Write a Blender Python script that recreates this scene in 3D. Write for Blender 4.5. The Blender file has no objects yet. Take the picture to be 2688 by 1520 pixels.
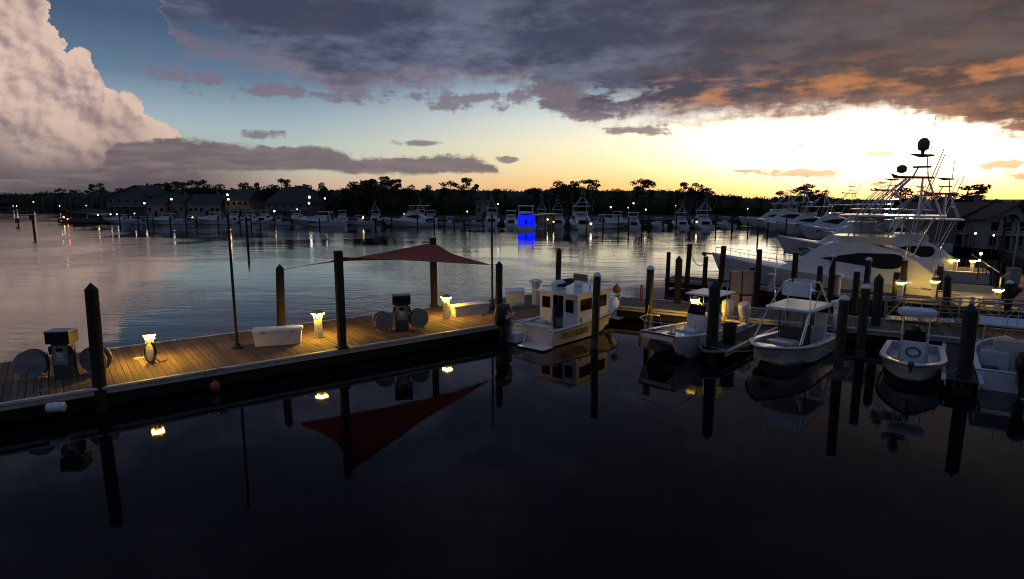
import bpy, bmesh, math, random
from mathutils import Vector, Matrix

scene = bpy.context.scene
COL = scene.collection
R = math.radians
random.seed(7)

# ------------------------------------------------------------------ camera
F_PX, CAM_H, HORIZON = 1550.0, 7.2, 520.0          # focal length and horizon row for a 2688 x 1520 frame
PITCH = math.atan((760 - HORIZON) / F_PX)
cam_d = bpy.data.cameras.new('camera')
cam = bpy.data.objects.new('camera', cam_d)
COL.objects.link(cam)
cam.location = (0, 0, CAM_H)
cam.rotation_euler = (R(90) - PITCH, 0, 0)
cam_d.sensor_width = 36.0
cam_d.lens = 36.0 * F_PX / 2688
cam_d.clip_end = 6000
scene.camera = cam


def ray(px, py):
    x, y = (px - 1344) / F_PX, -(py - 760) / F_PX
    return (x, math.cos(PITCH) + y * math.sin(PITCH), -math.sin(PITCH) + y * math.cos(PITCH))


VS = 2688 / 2575.0                                  # the photograph was measured on a 2575 px wide view


def g(vx, vy, z=0.0):
    """point on the level z seen at view pixel (vx, vy)"""
    r = ray(vx * VS, vy * VS)
    t = (z - CAM_H) / r[2]
    return Vector((r[0] * t, r[1] * t, z))


def at(vx, vy, Y):
    """point at forward distance Y seen at view pixel (vx, vy)"""
    r = ray(vx * VS, vy * VS)
    t = Y / r[1]
    return Vector((r[0] * t, Y, CAM_H + r[2] * t))


def azel(vx, vy):
    r = ray(vx * VS, vy * VS)
    return math.degrees(math.atan2(r[0], r[1])), math.degrees(math.atan2(r[2], math.hypot(r[0], r[1])))


# ------------------------------------------------------------------ render settings
scene.render.engine = 'CYCLES'
scene.cycles.use_denoising = True
scene.cycles.filter_width = 1.1
scene.cycles.max_bounces = 6
scene.cycles.diffuse_bounces = 2
scene.cycles.glossy_bounces = 3
scene.cycles.transmission_bounces = 3
scene.cycles.sample_clamp_indirect = 4.0
scene.cycles.caustics_reflective = False
scene.cycles.caustics_refractive = False
scene.view_settings.view_transform = 'Standard'
scene.view_settings.look = 'None'
scene.view_settings.exposure = 0.3
scene.view_settings.gamma = 1.0

# ------------------------------------------------------------------ sky: dusk gradient, cloud deck, thunderhead
SUN_AZ, SUN_EL = 33.0, 1.0
world = bpy.data.worlds.new('World')
scene.world = world
world.use_nodes = True
WT = world.node_tree
WT.nodes.clear()
world.cycles.sampling_method = 'MANUAL'
world.cycles.sample_map_resolution = 512


class S:
    """small expression wrapper around node sockets"""
    tree = WT

    def __init__(self, s): self.s = s

    @staticmethod
    def node(t, **kw):
        n = S.tree.nodes.new(t)
        for k, v in kw.items(): setattr(n, k, v)
        return n

    @staticmethod
    def put(sock, v):
        if isinstance(v, S): S.tree.links.new(v.s, sock)
        else: sock.default_value = v

    @staticmethod
    def m(op, a, b=None, c=None, clamp=False):
        n = S.node('ShaderNodeMath', operation=op, use_clamp=clamp)
        for i, v in enumerate((a, b, c)):
            if v is not None: S.put(n.inputs[i], v)
        return S(n.outputs[0])

    def __add__(a, b): return S.m('ADD', a, b)
    def __radd__(a, b): return S.m('ADD', b, a)
    def __sub__(a, b): return S.m('SUBTRACT', a, b)
    def __rsub__(a, b): return S.m('SUBTRACT', b, a)
    def __mul__(a, b): return S.m('MULTIPLY', a, b)
    def __rmul__(a, b): return S.m('MULTIPLY', b, a)
    def __truediv__(a, b): return S.m('DIVIDE', a, b)
    def __neg__(a): return S.m('MULTIPLY', a, -1.0)


def s_step(x, lo, hi):
    n = S.node('ShaderNodeMapRange', interpolation_type='SMOOTHSTEP', clamp=True)
    S.put(n.inputs[0], x)
    S.put(n.inputs[1], lo); S.put(n.inputs[2], hi)
    n.inputs[3].default_value = 0.0; n.inputs[4].default_value = 1.0
    return S(n.outputs[0])


def s_exp(x): return S.m('EXPONENT', x)


def s_vec(x, y, z=0.0):
    n = S.node('ShaderNodeCombineXYZ')
    for i, v in enumerate((x, y, z)): S.put(n.inputs[i], v)
    return S(n.outputs[0])


def s_noise(vec, scale, detail=5, rough=0.55, dist=0.0, dim='2D'):
    n = S.node('ShaderNodeTexNoise', noise_dimensions=dim)
    S.put(n.inputs['Vector'], vec)
    n.inputs['Scale'].default_value = scale
    n.inputs['Detail'].default_value = detail
    n.inputs['Roughness'].default_value = rough
    n.inputs['Distortion'].default_value = dist
    return S(n.outputs[0])


def s_mix(f, a, b, blend='MIX'):
    n = S.node('ShaderNodeMix', data_type='RGBA', blend_type=blend)
    n.clamp_factor = True
    S.put(n.inputs[0], f)
    for sock, v in ((n.inputs[6], a), (n.inputs[7], b)):
        S.put(sock, v if isinstance(v, S) else (*v, 1.0))
    return S(n.outputs[2])


def s_curve(x, pts, lo, hi, vlo, vhi):
    """piecewise function through pts (x, value); float curve nodes live on 0..1"""
    n = S.node('ShaderNodeFloatCurve')
    u = (x - lo) / (hi - lo)
    S.put(n.inputs[1], u)
    c = n.mapping.curves[0]
    P = sorted(((min(max((a - lo) / (hi - lo), 0), 1), min(max((b - vlo) / (vhi - vlo), 0), 1)) for a, b in pts))
    while len(c.points) < len(P): c.points.new(0.5, 0.5)
    for cp, (a, b) in zip(c.points, P):
        cp.location = (a, b); cp.handle_type = 'VECTOR'
    n.mapping.update()
    return S(n.outputs[0]) * (vhi - vlo) + vlo


def s_ramp(x, stops, lo, hi):
    n = S.node('ShaderNodeValToRGB')
    S.put(n.inputs[0], (x - lo) / (hi - lo))
    e = n.color_ramp.elements
    while len(e) < len(stops): e.new(0.5)
    for el, (p, c) in zip(e, stops):
        el.position = (p - lo) / (hi - lo); el.color = (*c, 1)
    return S(n.outputs[0])


tc = S.node('ShaderNodeTexCoord')
sep = S.node('ShaderNodeSeparateXYZ')
WT.links.new(tc.outputs['Generated'], sep.inputs[0])
dx, dy, dz = (S(o) for o in sep.outputs)
az = S.m('ARCTAN2', dx, dy) * 57.29578
el = S.m('ABSOLUTE', S.m('ARCSINE', dz) * 57.29578)
pl = s_vec(dx / (el * 0.0175 + 0.09), dy / (el * 0.0175 + 0.09))      # cloud sheet seen in perspective
ang = s_vec(az, el)

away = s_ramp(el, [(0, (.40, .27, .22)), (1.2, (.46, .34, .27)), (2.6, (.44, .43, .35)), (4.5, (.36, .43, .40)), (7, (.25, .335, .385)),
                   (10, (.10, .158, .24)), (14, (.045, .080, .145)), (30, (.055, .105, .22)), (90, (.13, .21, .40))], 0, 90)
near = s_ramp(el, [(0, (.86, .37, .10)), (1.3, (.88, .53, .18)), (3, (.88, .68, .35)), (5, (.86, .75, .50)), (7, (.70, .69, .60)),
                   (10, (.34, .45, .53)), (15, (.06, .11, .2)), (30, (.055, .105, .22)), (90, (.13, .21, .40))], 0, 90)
sky = s_mix(s_step(az, -24.0, 16.0) * (1.0 - s_step(az, 70.0, 130.0)), away, near)
sky = s_mix(s_step(az, -16.0, -31.0) * s_step(el, 6.0, 1.5), sky, (.082, .072, .085))
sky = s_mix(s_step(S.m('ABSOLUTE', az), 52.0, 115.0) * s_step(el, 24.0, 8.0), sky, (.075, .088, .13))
gx, gy = (az - 32.5) / 13.0, (el - 4.4) / 3.0
glow = s_exp(-(gx * gx) - gy * gy)
sky = s_mix(1.0, sky, s_mix(glow, (0, 0, 0), (2.4, 2.0, 1.45)), 'ADD')
hx, hy = (az - 34.0) / 16.0, el / 1.6
sky = s_mix(1.0, sky, s_mix(s_exp(-(hx * hx) - hy * hy), (0, 0, 0), (.7, .28, .02)), 'ADD')

fine = s_noise(ang, 0.75, 4, 0.62)
streak = s_noise(s_vec(az * 0.2, el * 0.9), 0.75, 5, 0.62)
sheet = s_noise(pl, 1.7, 5, 0.62)
big = s_noise(ang, 0.16, 2, 0.5)


def vpts(pts): return [azel(x, y) for x, y in pts]


# thunderhead standing at the left
top = vpts([(-300, -420), (60, -260), (112, -60), (123, 0), (127, 40), (131, 80), (136, 118), (158, 130), (166, 116), (180, 106), (205, 110), (222, 124), (236, 150), (243, 182),
            (256, 200), (258, 214), (300, 222), (332, 232), (358, 252), (364, 276), (378, 296), (412, 304), (440, 318), (462, 346), (476, 390), (500, 450)])
puff = s_noise(ang, 0.5, 5, 0.66)
az_c = az + (puff - 0.5) * 2.0 + (fine - 0.5) * 0.8
ct = s_curve(az_c, [(-48, 24)] + top + [(-20, -6)], -48, -20, -6, 30)
cum_edge = ct - el + (puff - 0.5) * 1.5 + (fine - 0.5) * 0.9
cum = s_step(cum_edge, 0.0, 0.18)
soft = s_noise(ang, 0.30, 3, 0.5)
bill = s_noise(ang, 0.5, 3, 0.55)
relief = s_noise(s_vec(az + 0.4, el + 0.34), 0.5, 3, 0.55)
lit = (bill - relief) * 2.1 + 0.60 + (soft - 0.5) * 1.0 + (big - 0.5) * 1.0 + (puff - 0.5) * 0.2
edge_lit = s_step(cum_edge, 2.6, 0.1)
cum_c = s_mix(s_step(lit + edge_lit * 0.3, -0.15, 1.1), (.235, .172, .178), (.58, .42, .35))
cum_c = s_mix(s_step(el + (big - 0.5) * 6.0, 7.4, 1.6), cum_c, (.13, .104, .116))
cum_c = s_mix(s_step(el, 3.0, 0.2), cum_c, (.078, .067, .078))
sky = s_mix(cum * s_step(az, -90.0, -50.0) * s_step(el, 0.3, 2.6), sky, cum_c)

# long low bank above the tree line
bt = s_curve(az, vpts([(240, 420), (300, 352), (480, 349), (700, 362), (830, 372), (900, 392), (980, 384), (1150, 384), (1225, 404), (1275, 436)]) + [(-45, 1.5), (20, 0)], -45, 20, 0, 10)
bb = s_curve(az, vpts([(200, 470), (480, 434), (700, 434), (900, 440), (1150, 441), (1275, 437)]) + [(-45, 0), (20, 2.2)], -45, 20, 0, 10)
bn = (streak - 0.5) * 1.7 + (fine - 0.5) * 0.9
bank = s_step(bt - el + bn, -0.05, 0.4) * s_step(el - bb + bn * 0.5, -0.05, 0.4)
bank_c = s_mix(s_step(az, -34.0, -4.0), (.10, .083, .098), (.13, .108, .135))
bank_c = s_mix(s_step(sheet, 0.35, 0.75), bank_c, (.172, .134, .142))
sky = s_mix(bank * 0.95, sky, bank_c)

# the big dark deck overhead, lit from below on the right
lb = s_curve(az + (streak - 0.5) * 5.0 + (fine - 0.5) * 1.5, [(-60, 16), (-40, 17), (-32, 16.5)] + vpts([(400, -40), (425, 50), (442, 98), (470, 118), (520, 142), (600, 168), (700, 182), (800, 214), (870, 236), (1050, 224), (1200, 222),
             (1340, 222), (1380, 286), (1420, 308), (1600, 308), (1800, 303), (2000, 300), (2180, 297), (2230, 284), (2270, 290), (2330, 320), (2450, 342), (2575, 370)]) +
             [(60, 6)], -60, 60, 0, 45)
lb = lb + (13.0 - lb) * s_step(S.m('ABSOLUTE', az), 55.0, 100.0)
dn = (streak - 0.5) * 3.0 + (fine - 0.5) * 1.6
deck_e = el - lb + dn
deck = s_step(deck_e, -0.6, 1.4)
gap = s_step(deck_e, 0.2, 2.4)
holes = s_noise(s_vec(az * 0.3 + 7.0, el), 0.7, 4, 0.6)
hole = s_step(holes + (fine - 0.5) * 0.3, 0.50, 0.68) * s_step(az, 19.0, 8.0) * s_step(el, 11.6, 8.2)
notch_x, notch_y = (az + 25.8) / 3.4, (el - 13.3 + (az + 25.8) * 0.22) / 0.75
hole = hole + s_exp(-(notch_x * notch_x) - notch_y * notch_y) * 1.1
deck_c = s_mix(s_step(az, 2.0, 36.0), (.038, .047, .086), (.042, .037, .044))
deck_c = s_mix(s_step(sheet, 0.40, 0.70) * 0.9, deck_c, s_mix(s_step(az, 0.0, 32.0), (.118, .138, .205), (.084, .070, .078)))
deck_c = s_mix(s_step(streak, 0.52, 0.72) * 0.6, deck_c, s_mix(s_step(az, 0.0, 25.0), (.060, .058, .092), (.090, .058, .052)))
fire = s_step((holes - 0.5) * 1.5 + (streak - 0.5) * 0.7 + (fine - 0.5) * 0.3, -0.10, 0.36) * s_step(az, 8.0, 17.0) * s_step(el, 12.0, 8.6)
deck_c = s_mix(fire * 0.8, deck_c, s_mix(s_step(el, 7.0, 10.0), (.34, .150, .085), (.50, .19, .07)))
deck_c = s_mix((1.0 - gap) * 0.7, deck_c, s_mix(s_step(az, 8.0, 20.0), (.21, .155, .19), (.33, .19, .16)))
deck_c = s_mix(s_step(el, 13.0, 26.0) * 0.7, deck_c, (.014, .015, .024))
sky = s_mix(deck * (1.0 - s_step(el, 36.0, 52.0) * 0.88) * S.m('SUBTRACT', 1.0, hole * 0.85, clamp=True), sky, deck_c)

# loose scraps of cloud, in two tones: view x, y, half width, half height
def scraps(items):
    best = None
    for (x, y, w, h) in items:
        a0, e0 = azel(x, y)
        a1, e1 = azel(x + w, y - h)
        n = S.node('ShaderNodeVectorMath', operation='MULTIPLY_ADD')
        S.put(n.inputs[0], ang)
        n.inputs[1].default_value = (1 / (a1 - a0), 1 / (e1 - e0), 0)
        n.inputs[2].default_value = (-a0 / (a1 - a0), -e0 / (e1 - e0), 0)
        d = S.node('ShaderNodeVectorMath', operation='LENGTH')
        WT.links.new(n.outputs[0], d.inputs[0])
        v = S(d.outputs['Value'])
        best = v if best is None else S.m('MINIMUM', best, v)
    return s_step(1.0 - best + (fine - 0.5) * 1.6 + (streak - 0.5) * 2.6, 0.1, 0.7)


sky = s_mix(scraps([(490, 198, 130, 20), (680, 226, 140, 27), (890, 240, 160, 18), (1128, 264, 50, 20), (1256, 262, 38, 20), (1590, 330, 110, 22), (1285, 402, 40, 9), (1040, 360, 65, 9),
                    (650, 341, 90, 14), (1150, 245, 300, 24), (1400, 235, 160, 40), (1480, 296, 160, 20)]) * 0.85, sky, s_mix(s_step(az, -5.0, 12.0), (.146, .125, .168), (.146, .108, .12)))
sky = s_mix(scraps([(2000, 437, 130, 15), (2208, 386, 34, 7), (2535, 412, 95, 18), (2575, 442, 95, 18), (2020, 365, 36, 5), (2210, 462, 36, 9), (1870, 430, 30, 4)]) * 0.8, sky, (.40, .26, .17))

nishita = S.node('ShaderNodeTexSky', sky_type='NISHITA', sun_disc=False)
nishita.sun_elevation = R(SUN_EL); nishita.sun_rotation = R(SUN_AZ); nishita.air_density = 1.0
bg0 = S.node('ShaderNodeBackground'); WT.links.new(nishita.outputs[0], bg0.inputs[0]); bg0.inputs[1].default_value = 0.006
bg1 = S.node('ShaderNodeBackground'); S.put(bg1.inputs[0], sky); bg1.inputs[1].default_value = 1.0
addb = S.node('ShaderNodeAddShader')
WT.links.new(bg0.outputs[0], addb.inputs[0]); WT.links.new(bg1.outputs[0], addb.inputs[1])
wo = S.node('ShaderNodeOutputWorld')
WT.links.new(addb.outputs[0], wo.inputs[0])

# the last of the sun, almost gone behind the bank of trees
sun_d = bpy.data.lights.new('sun', 'SUN')
sun_d.energy = 0.1; sun_d.angle = R(2); sun_d.color = (1.0, .62, .32)
sun = bpy.data.objects.new('sun', sun_d)
COL.objects.link(sun)
sdir = Vector((math.sin(R(SUN_AZ)) * math.cos(R(SUN_EL)), math.cos(R(SUN_AZ)) * math.cos(R(SUN_EL)), math.sin(R(SUN_EL))))
sun.rotation_euler = (-sdir).to_track_quat('-Z', 'Y').to_euler()
sun.location = sdir * 60 + Vector((0, 0, 20))

# ------------------------------------------------------------------ materials
MATS = {}


def mat(name, col, rough=0.6, metal=0.0, vary=0.0, vscale=6.0, bump=0.0, bscale=30.0, emit=None, estr=0.0, spec=0.5, coat=0.0, stretch=(1, 1, 1), rnd=0.0):
    if name in MATS: return MATS[name]
    m = bpy.data.materials.new(name)
    m.use_nodes = True
    nt = m.node_tree
    b = nt.nodes['Principled BSDF']
    b.inputs['Base Color'].default_value = (*col, 1)
    b.inputs['Roughness'].default_value = rough
    b.inputs['Metallic'].default_value = metal
    b.inputs['Specular IOR Level'].default_value = spec
    b.inputs['Coat Weight'].default_value = coat
    if emit:
        b.inputs['Emission Color'].default_value = (*emit, 1)
        b.inputs['Emission Strength'].default_value = estr
    if vary or bump:
        t = nt.nodes.new('ShaderNodeTexCoord')
        mp = nt.nodes.new('ShaderNodeMapping'); mp.inputs['Scale'].default_value = stretch
        nt.links.new(t.outputs['Object'], mp.inputs[0])
    if vary or rnd:
        fac = None
        if vary:
            n = nt.nodes.new('ShaderNodeTexNoise'); n.inputs['Scale'].default_value = vscale; n.inputs['Detail'].default_value = 6; n.inputs['Roughness'].default_value = .65
            nt.links.new(mp.outputs[0], n.inputs['Vector'])
            r = nt.nodes.new('ShaderNodeMapRange'); r.inputs[1].default_value = .3; r.inputs[2].default_value = .7
            r.inputs[3].default_value = 1 - vary; r.inputs[4].default_value = 1 + vary * .7
            nt.links.new(n.outputs[0], r.inputs[0]); fac = r.outputs[0]
        if rnd:
            oi = nt.nodes.new('ShaderNodeObjectInfo')
            r2 = nt.nodes.new('ShaderNodeMapRange'); r2.inputs[3].default_value = 1 - rnd; r2.inputs[4].default_value = 1 + rnd
            nt.links.new(oi.outputs['Random'], r2.inputs[0])
            if fac:
                mu = nt.nodes.new('ShaderNodeMath'); mu.operation = 'MULTIPLY'
                nt.links.new(fac, mu.inputs[0]); nt.links.new(r2.outputs[0], mu.inputs[1]); fac = mu.outputs[0]
            else: fac = r2.outputs[0]
        h = nt.nodes.new('ShaderNodeVectorMath'); h.operation = 'SCALE'
        h.inputs[0].default_value = col
        nt.links.new(fac, h.inputs['Scale'])
        nt.links.new(h.outputs[0], b.inputs['Base Color'])
    if bump:
        n = nt.nodes.new('ShaderNodeTexNoise'); n.inputs['Scale'].default_value = bscale; n.inputs['Detail'].default_value = 5
        nt.links.new(mp.outputs[0], n.inputs['Vector'])
        bp = nt.nodes.new('ShaderNodeBump'); bp.inputs['Strength'].default_value = bump; bp.inputs['Distance'].default_value = .02
        nt.links.new(n.outputs[0], bp.inputs['Height']); nt.links.new(bp.outputs[0], b.inputs['Normal'])
    MATS[name] = m
    return m


M_PLANK = mat('weathered_plank', (.125, .082, .052), .82, vary=.45, vscale=3, bump=.5, bscale=22, stretch=(1, 9, 9), rnd=.35)
M_TIMBER = mat('tarred_timber', (.028, .022, .018), .85, vary=.4, vscale=4, bump=.6, bscale=14, stretch=(6, 6, 1))
M_TIMBER2 = mat('grey_timber', (.045, .037, .031), .85, vary=.4, vscale=4, bump=.6, bscale=14, stretch=(6, 6, 1))
M_FASCIA = mat('grey_fascia', (.56, .56, .55), .6, vary=.35, vscale=3)
M_WHITE = mat('white_gelcoat', (.70, .74, .79), .28, vary=.08, vscale=2, coat=.25)
M_HULLDIM = mat('worn_white_gelcoat', (.56, .59, .63), .4, vary=.15, vscale=2)
M_PLASTIC = mat('white_plastic', (.66, .70, .75), .5, vary=.12, vscale=3)
M_GREY = mat('grey_paint', (.28, .28, .28), .5, vary=.2, vscale=4)
M_DGREY = mat('dark_grey_paint', (.07, .07, .075), .5, vary=.25, vscale=5)
M_BLACK = mat('black_paint', (.010, .010, .012), .42, spec=.35)
M_RUBBER = mat('black_rubber', (.014, .014, .014), .75, vary=.3, vscale=10)
M_ALU = mat('brushed_aluminium', (.62, .62, .64), .32, metal=1.0, vary=.12, vscale=8)
M_GALV = mat('galvanised_steel', (.36, .37, .38), .5, metal=.7, vary=.25, vscale=8)
M_GLASS = mat('dark_window', (.006, .007, .009), .16, spec=.22)
M_SAIL = mat('red_shade_cloth', (.30, .048, .026), .9, vary=.12, vscale=3)
M_ORANGE = mat('orange_vinyl', (.42, .075, .035), .5, vary=.15, vscale=6)
M_RED = mat('red_paint', (.36, .035, .03), .45, vary=.2, vscale=8)
M_ROPE = mat('mooring_rope', (.30, .28, .24), .9, vary=.2, vscale=40)
M_DROPE = mat('dark_rope', (.05, .045, .04), .9)
M_LAMP = mat('sodium_lamp', (.9, .7, .3), .4, emit=(1.0, .60, .10), estr=36)
M_DOWN = mat('sodium_downlight', (.9, .7, .3), .4, emit=(1.0, .54, .05), estr=500)
M_DOWN2 = mat('dim_downlight', (.9, .7, .3), .4, emit=(1.0, .54, .05), estr=25)
M_LAMP2 = mat('wide_sodium_lamp', (.9, .7, .3), .4, emit=(1.0, .58, .06), estr=170)
M_LAMPW = mat('white_lamp', (.9, .9, .9), .4, emit=(1.0, .90, .72), estr=4.5)
M_LAMPFAR = mat('dock_light', (.9, .8, .6), .4, emit=(1.0, .70, .28), estr=8)
M_LAMPRED = mat('red_lamp', (.9, .2, .1), .4, emit=(1.0, .16, .08), estr=8)
M_BLUEGLOW = mat('blue_glow', (.05, .05, .4), .4, emit=(.0, .006, 1.0), estr=1.6)
M_CANVAS = mat('pale_canvas', (.52, .53, .56), .85, vary=.12, vscale=1.5, bump=.3, bscale=4)
M_NAVY = mat('navy_canvas', (.02, .025, .05), .85)
M_PAPER = mat('pale_label', (.62, .62, .62), .7)
M_TAN = mat('tan_lid', (.45, .36, .26), .6, vary=.15)
M_LETTER = mat('hull_lettering', (.05, .012, .012), .5)
M_LETTERW = mat('white_lettering', (.75, .75, .78), .5)
M_LEAF = mat('pine_foliage', (.045, .055, .028), .9, vary=.4, vscale=.6)
M_BARK = mat('pine_bark', (.06, .045, .035), .95, vary=.3, vscale=2)
M_EARTH = mat('shore_earth', (.05, .045, .035), .95, vary=.4, vscale=.1)
M_GRASS = mat('shore_grass', (.04, .05, .025), .95, vary=.4, vscale=.3)
M_WALL = mat('pale_siding', (.26, .26, .25), .8, vary=.12, vscale=.5)
M_WALL2 = mat('tan_siding', (.26, .20, .13), .8, vary=.15, vscale=.5)
M_WALL3 = mat('grey_siding', (.13, .13, .145), .8, vary=.15, vscale=.5)
M_ROOF = mat('dark_shingle', (.045, .04, .04), .9, vary=.3, vscale=1.5, bump=.4, bscale=6)
M_ROOF2 = mat('brown_shingle', (.10, .050, .038), .9, vary=.3, vscale=1.5, bump=.4, bscale=6)
M_CURTAIN = mat('clear_vinyl', (.22, .24, .27), .2)
M_CURTAIN.node_tree.nodes['Principled BSDF'].inputs['Alpha'].default_value = .4
M_TRIM = mat('white_trim', (.34, .34, .34), .6)
M_DOOR = mat('dark_interior', (.015, .012, .010), .8)
M_BARN = mat('barnacle_crust', (.10, .10, .085), .95, vary=.5, vscale=12, bump=.8, bscale=25)
M_SCUFF = mat('cockpit_liner', (.46, .46, .46), .6, vary=.15, vscale=4)


# ------------------------------------------------------------------ mesh collector
class MB:
    def __init__(self): self.v, self.f = [], []

    def add(self, vs, fs):
        o = len(self.v)
        self.v += [tuple(p) for p in vs]
        self.f += [tuple(i + o for i in q) for q in fs]
        return self

    def box(self, c, s, rz=0.0, rx=0.0, ry=0.0, taper=1.0):
        hx, hy, hz = s[0] / 2, s[1] / 2, s[2] / 2
        P = [Vector((x * (taper if z > 0 else 1), y * (taper if z > 0 else 1), z)) for z in (-hz, hz) for x, y in ((-hx, -hy), (hx, -hy), (hx, hy), (-hx, hy))]
        M = Matrix.Rotation(rz, 3, 'Z') @ Matrix.Rotation(ry, 3, 'Y') @ Matrix.Rotation(rx, 3, 'X')
        return self.add([M @ p + Vector(c) for p in P], [(3, 2, 1, 0), (4, 5, 6, 7), (0, 1, 5, 4), (1, 2, 6, 5), (2, 3, 7, 6), (3, 0, 4, 7)])

    def rbox(self, c, s, b=0.03, rz=0.0, ry=0.0, rx=0.0):
        """box with chamfered edges"""
        bm = bmesh.new()
        bmesh.ops.create_cube(bm, size=1)
        for v in bm.verts: v.co = Vector((v.co.x * s[0], v.co.y * s[1], v.co.z * s[2]))
        bmesh.ops.bevel(bm, geom=bm.edges[:], offset=b, segments=2, affect='EDGES', profile=0.6)
        M = Matrix.Rotation(rz, 3, 'Z') @ Matrix.Rotation(ry, 3, 'Y') @ Matrix.Rotation(rx, 3, 'X')
        bm.verts.index_update()
        self.add([M @ v.co + Vector(c) for v in bm.verts], [[v.index for v in f.verts] for f in bm.faces])
        bm.free()
        return self

    def cyl(self, p0, p1, r0, r1=None, n=10, caps=True):
        p0, p1 = Vector(p0), Vector(p1)
        r1 = r0 if r1 is None else r1
        d = (p1 - p0).normalized()
        a = d.orthogonal().normalized(); b = d.cross(a)
        vs = []
        for p, r in ((p0, r0), (p1, r1)):
            for i in range(n):
                t = 2 * math.pi * i / n
                vs.append(p + a * (r * math.cos(t)) + b * (r * math.sin(t)))
        fs = [(i, (i + 1) % n, n + (i + 1) % n, n + i) for i in range(n)]
        if caps: fs += [tuple(range(n - 1, -1, -1)), tuple(range(n, 2 * n))]
        return self.add(vs, fs)

    def tube(self, pts, r, n=6):
        pts = [Vector(p) for p in pts]
        vs, fs = [], []
        for k, p in enumerate(pts):
            d = (pts[min(k + 1, len(pts) - 1)] - pts[max(k - 1, 0)])
            if d.length < 1e-6: d = Vector((0, 0, 1))
            d.normalize()
            up = Vector((0, 0, 1)) if abs(d.z) < .95 else Vector((1, 0, 0))
            a = d.cross(up).normalized(); b = d.cross(a)
            rr = r[k] if isinstance(r, (list, tuple)) else r
            for i in range(n):
                t = 2 * math.pi * i / n
                vs.append(p + a * (rr * math.cos(t)) + b * (rr * math.sin(t)))
        for k in range(len(pts) - 1):
            for i in range(n):
                fs.append((k * n + i, k * n + (i + 1) % n, (k + 1) * n + (i + 1) % n, (k + 1) * n + i))
        fs += [tuple(range(n - 1, -1, -1)), tuple(range((len(pts) - 1) * n, len(pts) * n))]
        return self.add(vs, fs)

    def lathe(self, prof, c=(0, 0, 0), n=16, axis='Z'):
        vs, fs = [], []
        for (r, z) in prof:
            for i in range(n):
                t = 2 * math.pi * i / n
                p = (r * math.cos(t), r * math.sin(t), z)
                if axis == 'Y': p = (p[0], p[2], p[1])
                if axis == 'X': p = (p[2], p[0], p[1])
                vs.append((p[0] + c[0], p[1] + c[1], p[2] + c[2]))
        for k in range(len(prof) - 1):
            for i in range(n):
                fs.append((k * n + i, k * n + (i + 1) % n, (k + 1) * n + (i + 1) % n, (k + 1) * n + i))
        fs += [tuple(range(n - 1, -1, -1)), tuple(range((len(prof) - 1) * n, len(prof) * n))]
        return self.add(vs, fs)

    def loft(self, rings, closed=False, cap=True):
        n = len(rings[0])
        vs = [p for r in rings for p in r]
        fs = []
        m = n if closed else n - 1
        for k in range(len(rings) - 1):
            for i in range(m):
                j = (i + 1) % n
                fs.append((k * n + i, k * n + j, (k + 1) * n + j, (k + 1) * n + i))
        if cap and closed:
            fs += [tuple(range(n - 1, -1, -1)), tuple(range((len(rings) - 1) * n, len(rings) * n))]
        return self.add(vs, fs)

    def prism(self, poly, z0, z1):
        n = len(poly)
        return self.add([(x, y, z0) for x, y in poly] + [(x, y, z1) for x, y in poly],
                        [tuple(range(n - 1, -1, -1)), tuple(range(n, 2 * n))] + [(i, (i + 1) % n, n + (i + 1) % n, n + i) for i in range(n)])

    def prism_y(self, poly, y0, y1):
        """outline in x,z pushed along y"""
        n = len(poly)
        return self.add([(x, y0, z) for x, z in poly] + [(x, y1, z) for x, z in poly],
                        [tuple(range(n)), tuple(range(2 * n - 1, n - 1, -1))] + [(i, n + i, n + (i + 1) % n, (i + 1) % n) for i in range(n)])

    def mesh(self, name, m, smooth=False):
        me = bpy.data.meshes.new(name)
        me.from_pydata(self.v, [], self.f)
        me.materials.append(m)
        bm = bmesh.new(); bm.from_mesh(me)
        bmesh.ops.recalc_face_normals(bm, faces=bm.faces[:])
        bm.to_mesh(me); bm.free()
        if smooth:
            for p in me.polygons: p.use_smooth = True
            try:
                me.set_sharp_from_angle(angle=R(38))
            except Exception: pass
        me.update()
        return me

    def build(self, name, m, parent=None, smooth=False, loc=None):
        o = bpy.data.objects.new(name, self.mesh(name, m, smooth))
        COL.objects.link(o)
        if parent: o.parent = parent
        if loc is not None: o.location = loc
        return o


def tag(o, label=None, cat=None, group=None, kind=None):
    if label: o['label'] = label
    if cat: o['category'] = cat
    if group: o['group'] = group
    if kind: o['kind'] = kind
    return o


def thing(name, label, cat, loc=(0, 0, 0), rz=0.0, group=None):
    o = bpy.data.objects.new(name, None)
    o.empty_display_size = .3
    COL.objects.link(o)
    o.location = loc; o.rotation_euler = (0, 0, rz)
    return tag(o, label, cat, group)


def copy_tree(o, parent=None):
    c = o.copy(); COL.objects.link(c); c.parent = parent
    for ch in o.children: copy_tree(ch, c)
    return c


def place(proto, used, label, loc, rz=0.0, group=None, scale=None):
    """the first call moves the prototype itself, later calls copy it with all its parts"""
    o = copy_tree(proto) if used.get(proto.name) else proto
    used[proto.name] = True
    o.location = loc; o.rotation_euler = (0, 0, rz)
    if scale: o.scale = (scale,) * 3 if not isinstance(scale, tuple) else scale
    o['label'] = label
    if group: o['group'] = group
    return o


USED = {}


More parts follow.
